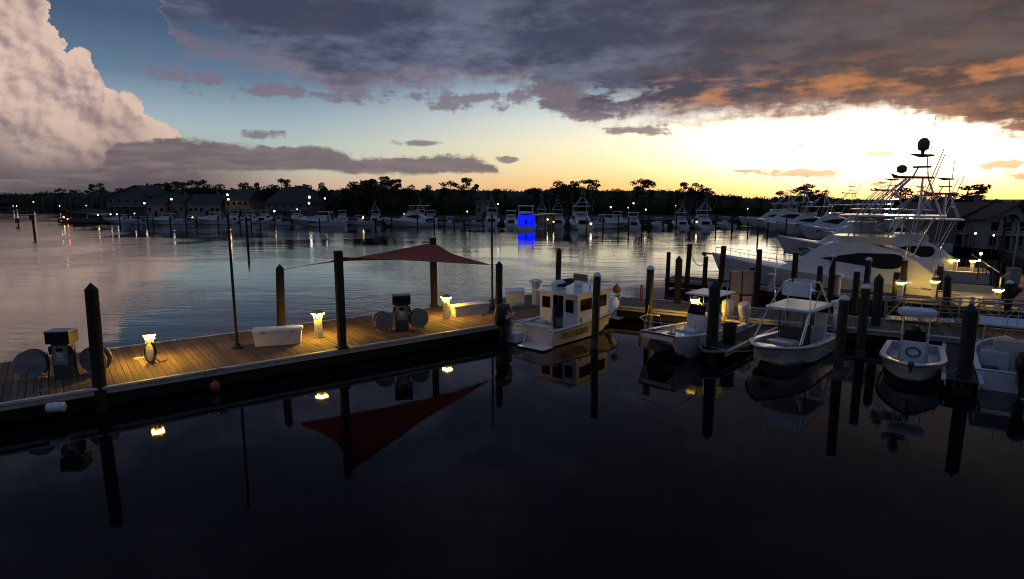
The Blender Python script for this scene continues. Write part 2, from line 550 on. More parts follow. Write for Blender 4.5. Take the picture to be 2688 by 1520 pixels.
def text_part(name, body, size, m, parent, loc, rot, extrude=.004, shear=0.0, bold=0.0):
    cu = bpy.data.curves.new(name, 'FONT')
    cu.body = body; cu.size = size; cu.extrude = extrude; cu.shear = shear; cu.offset = bold
    cu.align_x = 'CENTER'; cu.align_y = 'CENTER'
    tmp = bpy.data.objects.new(name, cu); COL.objects.link(tmp)
    bpy.context.view_layer.update()
    me = bpy.data.meshes.new_from_object(tmp.evaluated_get(bpy.context.evaluated_depsgraph_get()))
    bpy.data.objects.remove(tmp); bpy.data.curves.remove(cu)
    me.materials.clear(); me.materials.append(m)
    o = bpy.data.objects.new(name, me); COL.objects.link(o)
    o.parent = parent; o.location = loc; o.rotation_euler = rot
    return o

# ------------------------------------------------------------------ water: one sheet out to the horizon
T1 = Vector((.790, .613, 0)).normalized(); N1 = Vector((-.613, .790, 0)).normalized()       # along and across the fuel dock
mw = bpy.data.materials.new('sea_water'); mw.use_nodes = True
S.tree = mw.node_tree
wb = mw.node_tree.nodes['Principled BSDF']
wb.inputs['Base Color'].default_value = (.003, .004, .006, 1)
wb.inputs['Roughness'].default_value = .025
wb.inputs['IOR'].default_value = 1.33
geo = S.node('ShaderNodeNewGeometry')
sp = S.node('ShaderNodeSeparateXYZ'); mw.node_tree.links.new(geo.outputs['Position'], sp.inputs[0])
wx, wy = S(sp.outputs[0]), S(sp.outputs[1])
open_w = s_step(wx * N1.x + wy * N1.y, 28.0, 33.0) * s_step(wy - wx * 1.15, 8.0, 24.0)       # ruffled outside the basin, still inside
wv = s_noise(s_vec(wx * 0.55, wy * 1.25), 1.5, 4, 0.6)
wl = s_noise(s_vec(wx * 0.25, wy * 0.8), 0.35, 3, 0.55)
wp = s_noise(s_vec(wx, wy), 0.045, 2, 0.5)
height = wv * (open_w * s_step(wp, 0.42, 0.62) * 0.020 + open_w * 0.0040 + 0.0012) + wl * (open_w * 0.026 + 0.005)
bp = S.node('ShaderNodeBump'); bp.inputs['Strength'].default_value = 1.0; bp.inputs['Distance'].default_value = 1.0
S.put(bp.inputs['Height'], height)
mw.node_tree.links.new(bp.outputs[0], wb.inputs['Normal'])
S.tree = WT
wm = MB().add([(-3000, -80, 0), (3000, -80, 0), (3000, 4500, 0), (-3000, 4500, 0)], [(0, 1, 2, 3)])
tag(wm.build('water', mw), kind='structure')

# ------------------------------------------------------------------ docks
DZ = .85


def line_pt(p, d, s): return p + d * s


def make_dock(name, label, p0, t, n, length, width, z, pitch=.2, fascia=.26, caps=True, first=0, piles=True, skip=None, stringer=True, mplank=None):
    """p0: near left corner at water level, t along, n across (away); planks lie across"""
    d = thing(name, label, 'dock', (p0.x, p0.y, 0), math.atan2(t.y, t.x))
    sgn = 1 if (Matrix.Rotation(-math.atan2(t.y, t.x), 3, 'Z') @ n).y > 0 else -1
    pm = MB().rbox((0, 0, 0), (width - .02, pitch - .016, .045), .006).mesh('plank', mplank or M_PLANK)
    k = int(length / pitch)
    for i in range(first, k):
        if skip and skip(i * pitch): continue
        o = bpy.data.objects.new('plank', pm); COL.objects.link(o); o.parent = d
        o.location = ((i + .5) * pitch, sgn * width / 2 + random.uniform(-.008, .008), z - .022 + random.uniform(-.004, .004))
        o.rotation_euler = (random.uniform(-.003, .003), random.uniform(-.004, .004), math.pi / 2 + random.uniform(-.002, .002))
    if fascia:
        seg = 6.0
        x = 0.0
        while x < length - .01:
            e = min(x + seg, length)
            for yy in (-.035 * sgn, (width + .035) * sgn):
                MB().rbox(((x + e) / 2, yy + (.045 if yy * sgn > 0 else -.045) * sgn, z - .035), (e - x - .03, .15, .09), .012).build('rub_strip', M_FASCIA, d)
                MB().rbox(((x + e) / 2, yy * 1.0, z - .19), (e - x - .02, .045, .15), .008).build('fascia_board', M_FASCIA, d)
            x = e
    sub = MB()
    for yy in (.25, width / 2, width - .25):
        sub.box((length / 2, sgn * yy, z - .17), (length - .1, .12, .22))
    sub.build('stringer', M_TIMBER, d)
    skirt = MB().box((length / 2, sgn * width / 2, z - .52), (length - .3, width - .3, .36))
    skirt.build('dock_float', M_RUBBER, d)
    return d


P_NEAR = N1 * 23.9
fuel_dock = make_dock('fuel_dock', 'long plank fuel dock running diagonally from the left edge, lit by yellow pedestals', P_NEAR + T1 * -8.0, T1, N1, 34.2, 6.0, DZ)
T2 = Vector((.866, -.5, 0)); N2 = Vector((.5, .866, 0))
P2N = Vector((6.06, 34.95, 0))
main_pier = make_dock('boardwalk_pier', 'plank pier crossing behind the small boats, with pale edge and red post', P2N + T2 * .06, T2, N2, 27.0, 3.2, DZ, fascia=.26)
cm = MB().prism([(6.05, 35.05), (7.65, 37.75), (4.3, 41.2), (2.4, 39.7)], DZ - .09, DZ - .05)
cm.build('corner_landing', M_PLANK, main_pier).matrix_parent_inverse = Matrix.Translation(main_pier.location).to_4x4().inverted() if False else main_pier.matrix_basis.inverted()
A3, B3 = g(1672, 700, DZ), g(2420, 762, DZ)
T3 = (B3 - A3); T3.z = 0; L3 = T3.length; T3.normalize(); N3 = Vector((-T3.y, T3.x, 0))
yacht_pier = make_dock('yacht_pier', 'dark narrow pier in front of the big yacht', Vector((A3.x, A3.y, 0)), T3, N3, L3 + 8, 2.0, DZ, pitch=.25, mplank=M_TIMBER2)


def finger(name, label, tip, width, ang, z=.55):
    t = Vector((math.cos(R(ang)), math.sin(R(ang)), 0)); n = Vector((-t.y, t.x, 0))
    length = (33.2 - tip.x * N2.x - tip.y * N2.y) / (t.x * N2.x + t.y * N2.y)
    return make_dock(name, label, Vector((tip.x, tip.y, 0)) - n * width / 2, t, n, length, width, z, pitch=.2, mplank=M_TIMBER2)


finger_a = finger('finger_pier', 'narrow finger pier with black bin between the twin-hull boat and the tower boat', Vector((9.0, 25.6, 0)), .95, 48)
FP2 = g(2420, 958, .55)
finger_b = finger('finger_pier', 'narrow finger pier beside the bow of the small white centre console boat, lower right', FP2, .95, 54)

# ------------------------------------------------------------------ pilings


def piling(label, top, base, zb=0.0, d=.38, cap='point', m=None, group='mooring pilings', under=1.5):
    """top: view pixel of the tip; base: view pixel where the post meets level zb"""
    b = g(base[0], base[1], zb)
    zt = at(top[0], top[1], b.y).z
    xt = at(top[0], top[1], b.y).x
    o = thing('piling', label, 'piling', (b.x, b.y, zb), 0, group)
    hc = {'point': d * .62, 'white': d * .42, 'flat': .04, 'none': 0.0}[cap]
    dx = max(-.12, min(.12, (xt - b.x) * .5))
    h = zt - zb - hc
    mb = MB()
    rs = [d / 2 * 1.04, d / 2 * 1.03, d / 2 * 1.01, d / 2 * .98]
    zs = [-under, 0, h * .5, h]
    mb.loft([[(dx * max(z, 0) / h + r * math.cos(a), r * math.sin(a), z) for a in [2 * math.pi * i / 14 for i in range(14)]] for r, z in zip(rs, zs)], closed=True)
    mb.build('post', m or M_TIMBER, o, True)
    if zb == 0:
        MB().lathe([(d * .53, -.3), (d * .545, .0), (d * .535, .3), (d * .51, .42)], (0, 0, 0), 14).build('barnacle_band', M_BARN, o, True)
    if cap == 'point':
        MB().lathe([(d * .52, 0), (d * .5, .02), (d * .02, hc)], (dx, 0, h + .002), 14).build('cap', M_RUBBER, o)
    elif cap == 'white':
        MB().lathe([(d * .56, -.06), (d * .57, .0), (d * .3, hc * .7), (d * .03, hc)], (dx, 0, h + .002), 14).build('cap', M_PLASTIC, o, True)
    elif cap == 'flat':
        MB().lathe([(d * .5, 0), (d * .44, .04)], (dx, 0, h + .002), 14).build('cap', M_GREY, o)
    return o


piling('black pointed piling beside the left fuel pump', (233, 711), (251, 972), DZ, .40)
piling('black pointed piling behind the long white dock box, tied to the red sail', (708, 664), (708, 832), DZ, .38)
piling('black pointed piling at the stern of the cabin boat', (1257, 656), (1254, 806), DZ, .36)
piling('black pointed piling rising behind the cabin boat roof', (1408, 623), (1402, 752), DZ, .34)
piling('brown grey-capped piling in the water beside the cabin boat', (1505, 684), (1495, 876), 0, .36, 'white', M_TIMBER2)
piling('grey-capped piling in the water between cabin boat and twin-hull boat', (1637, 667), (1629, 836), 0, .40, 'white', M_TIMBER2)
piling('short dark piling, leftmost of the cluster at the end of the yacht pier', (1683, 634), (1676, 752), 0, .30, 'flat')
piling('black pointed piling in the cluster left of the yacht bow', (1708, 643), (1703, 762), DZ, .42)
piling('tallest dark piling of the cluster, holding the slack bow rope', (1738, 613), (1727, 712), DZ, .36, 'flat')
piling('dark piling under the slack bow rope of the big yacht', (1776, 645), (1771, 716), DZ, .34, 'flat')
piling('dark piling at the anchor of the big yacht', (1824, 618), (1811, 722), DZ, .38, 'flat')
piling('thick black piling standing on the tip of the finger pier by the black bin', (1799, 706), (1789, 880), .55, .48, 'point')
piling('white-capped piling in the water right of the tower boat', (2126, 741), (2104, 952), 0, .36, 'white', M_TIMBER2)
piling('white-capped piling behind, halfway between tower boat and round-top boat', (2178, 713), (2162, 898), 0, .38, 'white', M_TIMBER2)
piling('black pointed piling in the water in front of the gangway end', (2208, 689), (2199, 860), 0, .42)
piling('thick black piling on the tip of the right-hand finger pier', (2441, 763), (2424, 952), .55, .46, 'point')
piling('black pointed piling left of the yacht stern lamp', (2381, 690), (2379, 776), DZ, .40)
for (lab, tx, ty, bx, by, d, cap) in [
        ('dark piling against the grey bow flare of the big yacht', 1892, 672, 1889, 735, .34, 'flat'),
        ('tall dark piling against the bow half of the big yacht', 1911, 627, 1903, 737, .36, 'flat'),
        ('tall dark piling before the forward edge of the black window band', 2003, 634, 1993, 742, .36, 'flat'),
        ('short dark piling below the middle of the big yacht', 2062, 668, 2058, 742, .34, 'flat'),
        ('white-capped tall piling left of the black window band', 2096, 638, 2088, 742, .36, 'white'),
        ('white-capped piling in front of the black window band', 2186, 646, 2176, 750, .36, 'white'),
        ('white-capped shorter piling under the black window band', 2156, 674, 2150, 755, .38, 'white'),
        ('flat dark piling left of the lit lamp by the yacht stern', 2255, 684, 2250, 752, .36, 'flat'),
        ('tall flat dark piling behind the lit lamp by the yacht stern', 2275, 654, 2268, 742, .36, 'flat'),
        ('white-capped piling behind the yacht stern ladder', 2364, 661, 2360, 735, .36, 'white'),
        ('thin dark piling beside the yacht stern lamp', 2351, 690, 2350, 752, .30, 'white'),
        ('white-capped piling at the far right dock lamp', 2537, 704, 2533, 790, .34, 'white')]:
    piling(lab, (tx, ty), (bx, by), DZ, d, cap)

# square sail posts and tall lamp poles on the fuel dock


def sail_post(label, top, base, w=.30):
    b = g(base[0], base[1], DZ)
    zt = at(top[0], top[1], b.y).z
    o = thing('sail_post', label, 'post', (b.x, b.y, DZ), math.atan2(T1.y, T1.x), 'posts carrying the red sail')
    MB().rbox((0, 0, (zt - DZ) / 2), (w, w, zt - DZ), .02).build('post', M_TIMBER, o)
    MB().rbox((0, 0, .05), (w * 1.5, w * 1.5, .1), .03).build('foot_collar', M_TIMBER, o)
    MB().cyl((0, 0, zt - DZ - .25), (.22, .1, zt - DZ - .25), .02).build('eye_bolt', M_GALV, o)
    return o, zt


sp_front, zt_front = sail_post('square brown post nearest the camera under the red sail', (860, 631), (861, 876))
sp_back, zt_back = sail_post('square brown post at the peak of the red sail', (1096, 598), (1092, 772))


def tall_pole(label, top, base):
    b = g(base[0], base[1], DZ)
    zt = at(top[0], top[1], b.y).z
    o = thing('tall_pole', label, 'pole', (b.x, b.y, DZ), 0, 'tall thin dark poles on the fuel dock')
    MB().cyl((0, 0, 0), (.0, 0, zt - DZ), .065, .05, 10).build('shaft', M_TIMBER, o, True)
    MB().lathe([(.24, 0), (.24, .05), (.12, .1), (.1, .22), (.07, .25)], (0, 0, 0), 12).build('base', M_RUBBER, o)
    MB().lathe([(.05, 0), (.09, .03), (.02, .1)], (0, 0, zt - DZ), 8).build('finial', M_RUBBER, o)
    return o


tall_pole('tall thin dark pole standing left of the long white dock box', (603, 545), (597, 876))
tall_pole('tall thin dark pole at the right tip of the red sail', (1242, 545), (1238, 776))

# red post on the pier
b = g(1612, 760, DZ)
rp = thing('red_post', 'slim red post with black top on the pier edge behind the cabin boat', 'post', b)
MB().lathe([(.15, 0), (.15, .04), (.085, .08), (.08, .85)], (0, 0, 0), 12).build('tube', M_RED, rp, True)
MB().lathe([(.06, 0), (.05, .12), (.08, .14), (.02, .24)], (0, 0, .852), 10).build('nozzle', M_BLACK, rp)
MB().lathe([(.19, 0), (.17, .03)], (0, 0, 0), 12).build('base_plate', M_GREY, rp)

# ------------------------------------------------------------------ power pedestals
RZ1 = math.atan2(T1.y, T1.x)


def make_pedestal(lit, name='power_pedestal'):
    o = thing(name, '', 'pedestal', group='lit power pedestals' if lit else 'unlit power pedestals')
    MB().rbox((0, 0, .45), (.27, .27, .90), .03).build('body', M_PLASTIC, o)
    MB().loft([[(x * w, y * w, z) for x, y in ((-1, -1), (1, -1), (1, 1), (-1, 1))] for w, z in ((.138, .902), (.15, 1.0), (.135, 1.055))], closed=True).build('socket_panel', M_PLASTIC, o)
    for sx in (-1, 1):
        MB().lathe([(.05, 0), (.055, .03), (.035, .05)], (sx * .152, 0, .955), 10, 'X').build('socket', M_GREY, o)
    MB().loft([[(x * w, y * w, z) for x, y in ((-1, -1), (1, -1), (1, 1), (-1, 1))] for w, z in ((.200, 1.103), (.212, 1.150))], closed=True).build('lens', M_LAMP if lit else M_PLASTIC, o)
    MB().loft([[(x * w, y * w, z) for x, y in ((-1, -1), (1, -1), (1, 1), (-1, 1))] for w, z in ((.13, 1.058), (.198, 1.100))], closed=True).build('down_light', M_DOWN if lit else M_PLASTIC, o)
    cap = MB().loft([[(x * w, y * w, z) for x, y in ((-1, -1), (1, -1), (1, 1), (-1, 1))] for w, z in ((.225, 1.153), (.23, 1.18), (.16, 1.24), (.03, 1.30))], closed=True)
    cap.build('cap', M_PLASTIC if not lit else M_TAN, o)
    MB().box((0, 0, .02), (.36, .36, .04)).build('base_plate', M_GREY, o)
    return o


ped_lit, ped_dark = make_pedestal(True), make_pedestal(False)


def pedestal(lit, label, vx, vy, z=DZ, rz=RZ1, s=1.0):
    p = g(vx, vy, z)
    return place(ped_lit if lit else ped_dark, USED, label, p, rz, None, s)


p1 = pedestal(True, 'lit pedestal with black hose coil beside the left black piling', 381, 912)
p2 = pedestal(True, 'lit white pedestal right of the long white dock box', 802, 849, rz=RZ1 + .3)
p3 = pedestal(True, 'lit pedestal standing at the yellow end of the second dock box', 1123, 800)
p4 = pedestal(True, 'lit pedestal with yellow cords behind the twin-hull boat', 1745, 806, rz=RZ1 + .4)
def widen(o):
    for ch in o.children:
        for nm, mm in (('down_light', M_DOWN2), ('lens', M_LAMP2)):
            if ch.name.startswith(nm):
                ch.material_slots[0].link = 'OBJECT'; ch.material_slots[0].material = mm


pedestal(False, 'unlit white pedestal left of the cabin boat roof', 1347, 768, s=1.25)
pedestal(False, 'unlit white pedestal behind the tower boat beside the white-capped piling', 2105, 832, rz=.2, s=1.2)
pedestal(False, 'unlit pedestal below the bow half of the big yacht', 1938, 733)
pedestal(False, 'unlit pedestal under the left end of the black window band', 2104, 742, s=1.15)
pedestal(False, 'unlit dark pedestal at the top of the grey notice panels', 1848, 745, s=1.3)

widen(pedestal(True, 'lit pedestal against the hull of the big yacht, by two flat pilings', 2262, 756))
widen(pedestal(True, 'lit pedestal at the stern corner of the big yacht', 2347, 752))
widen(pedestal(True, 'lit pedestal alone at the right end of the yacht pier', 2505, 778))

# black hose coiled on the first pedestal
p = p1.location
hc = thing('hose_coil', 'black hose coiled over the front of the lit pedestal at the left', 'hose', (p.x + .1, p.y - .22, DZ), RZ1 + .25)
for k in range(3):
    pts = [(math.sin(a) * (.17 + .015 * k), -.04 * k, .48 + math.cos(a) * (.38 + .02 * k)) for a in [2 * math.pi * i / 22 for i in range(23)]]
    MB().tube(pts, .022, 6).build('loop', M_RUBBER, hc, True)
MB().tube([(.18, -.05, .2), (.3, -.1, .05), (.5, -.05, .03), (.65, .1, .03)], .022, 6).build('loose_end', M_RUBBER, hc, True)
MB().cyl((0, .14, .84), (0, -.16, .86), .025).build('hook', M_GALV, hc)


def yellow_cord(label, ped, side=1):
    q = ped.location
    o = thing('shore_power_cord', label, 'cord', (q.x, q.y, DZ), ped.rotation_euler.z)
    for k in range(2):
        pts = [(side * (.17 + .05 * k) + .02 * math.sin(3 * a), -.17 + .28 * math.sin(a) * .6, .78 + .17 * math.cos(a)) for a in [2 * math.pi * i / 16 for i in range(17)]]
        MB().tube(pts, .022, 6).build('loop', M_CORD, o, True)
    MB().tube([(side * .16, -.1, .95), (side * .24, -.16, .86), (side * .26, -.2, .5), (side * .35, -.25, .04)], .02, 6).build('lead', M_CORD, o, True)
    return o


M_CORD = mat('yellow_cord', (.55, .40, .05), .6)
yellow_cord('yellow shore cord looped on the lit pedestal behind the twin-hull boat', p4, 1)
yellow_cord('shore cord looped on the lit pedestal by the second dock box', p3, -1)

# ------------------------------------------------------------------ dock boxes


def dock_box(label, vx, vy, L, W, Hh, rz, dome=.07, patch=False):
    """vx, vy: middle of the front lower edge"""
    p = g(vx, vy, DZ)
    o = thing('dock_box', label, 'dock box', p, rz, 'white dock boxes')
    bm_ = MB().loft([[(x * w[0] / 2, W / 2 + y * w[1] / 2, z) for x, y in ((-1, -1), (1, -1), (1, 1), (-1, 1))] for w, z in (((L * .90, W * .84), 0), ((L * .96, W * .94), Hh * .78))], closed=True)
    bm_.build('tub', M_PLASTIC, o)
    prof = [(-W / 2, 0), (-W / 2, .05), (-W * .38, .06 + dome * .7), (0, .06 + dome), (W * .38, .06 + dome * .7), (W / 2, .05), (W / 2, 0)]
    ml = MB().loft([[(x, W / 2 + a, Hh * .78 + .003 + b) for a, b in prof] for x in (-L / 2, L / 2)], closed=True)
    ml.build('lid', M_WHITE, o)
    for sx in (-.3, .3):
        MB().box((sx * L, -.012, Hh * .74), (.06, .02, .10)).build('latch', M_GALV, o)
    MB().box((0, W * .5, .012), (L * .6, W * .6, .02)).build('skid', M_GREY, o)
    return o


dock_box('long white dock box in the middle of the fuel dock', 699, 869, 2.05, .72, .80, RZ1 - .38)
dock_box('white dock box with its left end lit yellow by a pedestal', 1189, 793, 2.25, .62, .68, RZ1 - .08)
dock_box('tall square white bin with scalloped lid beside the cabin boat', 1297, 771, 1.12, .9, 1.12, .1, .10)

# ------------------------------------------------------------------ fuel pumps with hose reels


def reel(parent, x, y, r=.46, turn=0.0):
    o = bpy.data.objects.new('hose_reel', MB().lathe([(.10, -.16), (.10, .16)], (0, 0, 0), 14, 'Y').mesh('hose_reel', M_DGREY))
    COL.objects.link(o); o.parent = parent; o.location = (x, y, r + .08); o.rotation_euler = (0, 0, turn)
    for s_ in (-1, 1):
        MB().lathe([(r * .35, s_ * .16 - .012), (r, s_ * .16 - .012), (r, s_ * .16 + .012), (r * .35, s_ * .16 + .012)], (0, 0, 0), 26, 'Y').build('flange', M_GREY, o)
    MB().lathe([(r * .38, -.14), (r * .78, -.13), (r * .8, 0), (r * .78, .13), (r * .38, .14)], (0, 0, 0), 22, 'Y').build('wound_hose', M_RUBBER, o, True)
    MB().box((0, -.2, 0), (r * 1.9, .03, .05)).build('brake_bar', M_GALV, o)
    for s_ in (-1, 1):
        MB().tube([(s_ * .28, s_ * .0 - .22, -r - .08), (0, -.22, 0), (s_ * .28, .22, -r - .08)], .02, 6).build('stand', M_GALV, o)
    return o


def fuel_pump(label, vx, vy, rz, reels, h=1.72, w=.56):
    p = g(vx, vy, DZ)
    o = thing('fuel_pump', label, 'fuel pump', p, rz, 'fuel pumps')
    MB().rbox((0, .24, h * .37), (w, .44, h * .74), .02).build('cabinet', M_DGREY, o)
    MB().rbox((0, .012, h * .50), (w * .84, .03, h * .40), .01).build('front_panel', M_GREY, o)
    MB().rbox((0, .22, h * .87), (w * 1.38, .60, h * .25), .02).build('head', M_BLACK, o)
    MB().rbox((0, .22, h * 1.003), (w * 1.42, .64, .03), .008).build('roof', M_GALV, o)
    for sx in (-1, 1):
        MB().rbox((sx * w * .30, -.085, h * .87), (w * .46, .02, h * .13), .006).build('dial_window', M_GLASS, o)
    MB().box((0, -.006, h * .62), (w * .36, .012, h * .07)).build('meter', M_GLASS, o)
    MB().box((0, -.006, h * .47), (w * .38, .012, h * .16)).build('notice_label', M_PAPER, o)
    MB().box((0, -.014, h * .44), (w * .22, .006, h * .014)).build('notice_bar', M_BLACK, o)
    for sx in (-1, 1):
        MB().rbox((sx * (w * .5 + .05), .1, h * .60), (.08, .14, .30), .02).build('nozzle_holster', M_BLACK, o)
        MB().tube([(sx * (w * .5 + .07), .06, h * .66), (sx * (w * .5 + .16), .04, h * .5), (sx * (w * .5 + .14), .05, h * .25), (sx * (w * .5 + .22), .1, .06)], .022, 6).build('hose', M_RUBBER, o, True)
    for (x, y, r, t) in reels: reel(o, x, y, r, t)
    return o


fuel_pump('grey fuel pump with two hose reels at the left end of the dock', 158, 953, RZ1 - .50, [(-.98, .12, .50, .1), (.86, .55, .48, -.1)])
fuel_pump('fuel pump with hose reels under the red sail', 1012, 832, RZ1 - .42, [(-.92, -.05, .46, .35), (.80, .25, .46, .3)], 1.72, .62)

# ------------------------------------------------------------------ fenders, cleats
q = g(540, 928, DZ)
bf = thing('ball_fender', 'orange ball fender hanging on a rope from the dock edge', 'fender', (q.x + .03, q.y - .16, DZ - .62))
MB().lathe([(.02, -.2), (.1, -.185), (.165, -.12), (.2, 0), (.165, .12), (.1, .185), (.045, .2), (.045, .27), (.02, .28)], (0, 0, 0), 18).build('ball', M_ORANGE, bf, True)
MB().tube([(0, 0, .27), (0, 0, .45), (0, .05, .58), (0, .2, .64)], .014, 6).build('rope', M_DROPE, bf)
q = g(155, 1018, DZ - .3)
cf = thing('cylinder_fender', 'white cylindrical bumper fixed below the dock edge at far left', 'fender', q + Vector((-.02, -.22, 0)), RZ1 - .45)
MB().lathe([(.1, -.26), (.15, -.24), (.155, .24), (.1, .26)], (0, 0, 0), 18, 'X').build('drum', M_PLASTIC, cf, True)
MB().lathe([(.157, -.28), (.157, -.235)], (0, 0, 0), 18, 'X').build('end_ring', M_RUBBER, cf)
MB().box((-.1, .14, .1), (.08, .24, .06)).build('bracket', M_GALV, cf)


def make_cleat():
    o = thing('cleat', '', 'cleat', group='dock cleats')
    MB().rbox((0, 0, .02), (.26, .07, .04), .01).build('foot', M_GALV, o)
    MB().tube([(-.20, 0, .10), (-.12, 0, .085), (0, 0, .08), (.12, 0, .085), (.20, 0, .10)], [.012, .02, .024, .02, .012], 6).build('horns', M_GALV, o)
    MB().cyl((-.05, 0, .035), (-.05, 0, .085), .02, n=6).cyl((.05, 0, .035), (.05, 0, .085), .02, n=6).build('stem', M_GALV, o)
    return o


cl = make_cleat()
for lab, vx, vy in [('small metal cleat on the planks by the left hose reel', 110, 985), ('small metal cleat left of the first lit pedestal', 350, 905),
                    ('small metal cleat on the dock edge above the orange fender', 552, 928), ('small metal cleat right of the fuel pump under the sail', 1064, 800),
                    ('small metal cleat at the dock edge right of the front sail post', 930, 860), ('small metal cleat on the dock behind the black outboard', 1215, 795)]:
    place(cl, USED, lab, g(vx, vy, DZ), RZ1)

# ------------------------------------------------------------------ notice panels and bin on the pier
q = g(1862, 772, DZ)
nb = thing('notice_panel', 'tall grey double notice panel on wooden legs behind the twin-hull boat', 'notice board', q, -.12)
for sx in (-1, 1):
    MB().rbox((sx * .34, 0, 1.42), (.62, .06, 1.3), .01).build('panel', M_GREY, nb)
    MB().box((sx * .34, -.01, .36), (.5, .05, .62)).build('lower_board', M_TAN, nb)
for x in (-.68, 0, .68):
    MB().box((x, .0, 1.05), (.06, .08, 2.12)).build('leg', M_TIMBER2, nb)
MB().box((0, 0, 2.14), (1.44, .1, .05)).build('top_rail', M_GALV, nb)
q = g(1903, 800, DZ)
b = g(1832, 868, .55)
bn_ = thing('waste_bin', 'round black waste bin on the finger pier behind the thick piling', 'bin', b + Vector((.12, .3, 0)))
MB().lathe([(.26, 0), (.30, .6), (.31, .84), (.335, .86), (.335, .92), (.29, .92), (.28, .5), (.0, .48)], (0, 0, 0), 20).build('drum', M_RUBBER, bn_, True)
MB().lathe([(.325, .3), (.325, .33)], (0, 0, 0), 20).build('hoop', M_RUBBER, bn_)
q = g(1789, 880, .55)
rg = thing('piling_collar', 'pale metal collar round the thick piling at the finger pier tip', 'collar', (q.x, q.y, .55))
MB().loft([[(x * w, y * w, z) for x, y in ((-1, -1), (1, -1), (1, 1), (-1, 1))] for w, z in ((.46, .004), (.46, .07), (.30, .07), (.30, .01))], closed=True, cap=False).build('frame', M_GALV, rg)
for sx in (-1, 1):
    MB().lathe([(.06, -.12), (.07, 0), (.06, .12)], (sx * .34, 0, .13), 10, 'Y').build('roller', M_RUBBER, rg)

# ------------------------------------------------------------------ red shade sail
pil2 = g(708, 832, DZ); pole2 = g(1238, 776, DZ); pil3 = g(1254, 806, DZ)
cL = Vector((pil2.x, pil2.y, at(708, 680, pil2.y).z)); cL0 = cL.copy()
cF = Vector((sp_front.location.x, sp_front.location.y, zt_front - .28)) + Vector((.12, .16, 0))
cB = Vector((sp_back.location.x, sp_back.location.y, zt_back - .30))
cR = Vector((pole2.x, pole2.y, at(1232, 667, pole2.y).z))
cL = cL.lerp((cF + cB) / 2, .10); cR = cR.lerp((cF + cB) / 2, .02)
sail = thing('shade_sail', 'dark red four-cornered shade sail stretched over the fuel dock', 'shade sail', (cL.x, cL.y, DZ))
org = Vector((cL.x, cL.y, DZ))
n = 20
rows = []
ctr = (cL + cF + cB + cR) / 4
for i in range(n + 1):
    u = i / n; row = []
    for j in range(n + 1):
        v = j / n
        # corners in order L(0,0) F(1,0) R(1,1) B(0,1)
        P = cL * (1 - u) * (1 - v) + cF * u * (1 - v) + cR * u * v + cB * (1 - u) * v
        cu = 4 * u * (1 - u); cv = 4 * v * (1 - v)
        pull = .13 * (cu * (1 - cv) + cv * (1 - cu)) * max(abs(2 * v - 1) * cu, abs(2 * u - 1) * cv)
        P = P.lerp(ctr, pull)
        row.append(P - org)
    rows.append(row)
ms = MB().loft(rows)
so = ms.build('cloth', M_SAIL, sail, True)
so.modifiers.new('thick', 'SOLIDIFY').thickness = .006
hem = [rows[0][j] for j in range(n + 1)] + [rows[i][n] for i in range(1, n + 1)] + [rows[n][j] for j in range(n - 1, -1, -1)] + [rows[i][0] for i in range(n - 1, -1, -1)]
MB().tube(hem, .012, 5).build('hem', M_SAIL, sail)
for a, b2 in ((cL, cL0), (cF, Vector((sp_front.location.x, sp_front.location.y, zt_front - .2))), (cB, Vector((sp_back.location.x, sp_back.location.y, zt_back - .22))),
              (cR, Vector((pil3.x, pil3.y, at(1250, 664, pil3.y).z)))):
    MB().tube([a - org, (a + b2) / 2 - org - Vector((0, 0, .02)), b2 - org], .016, 5).build('guy_rope', M_DROPE, sail)

# ------------------------------------------------------------------ small boats: shared hull builder


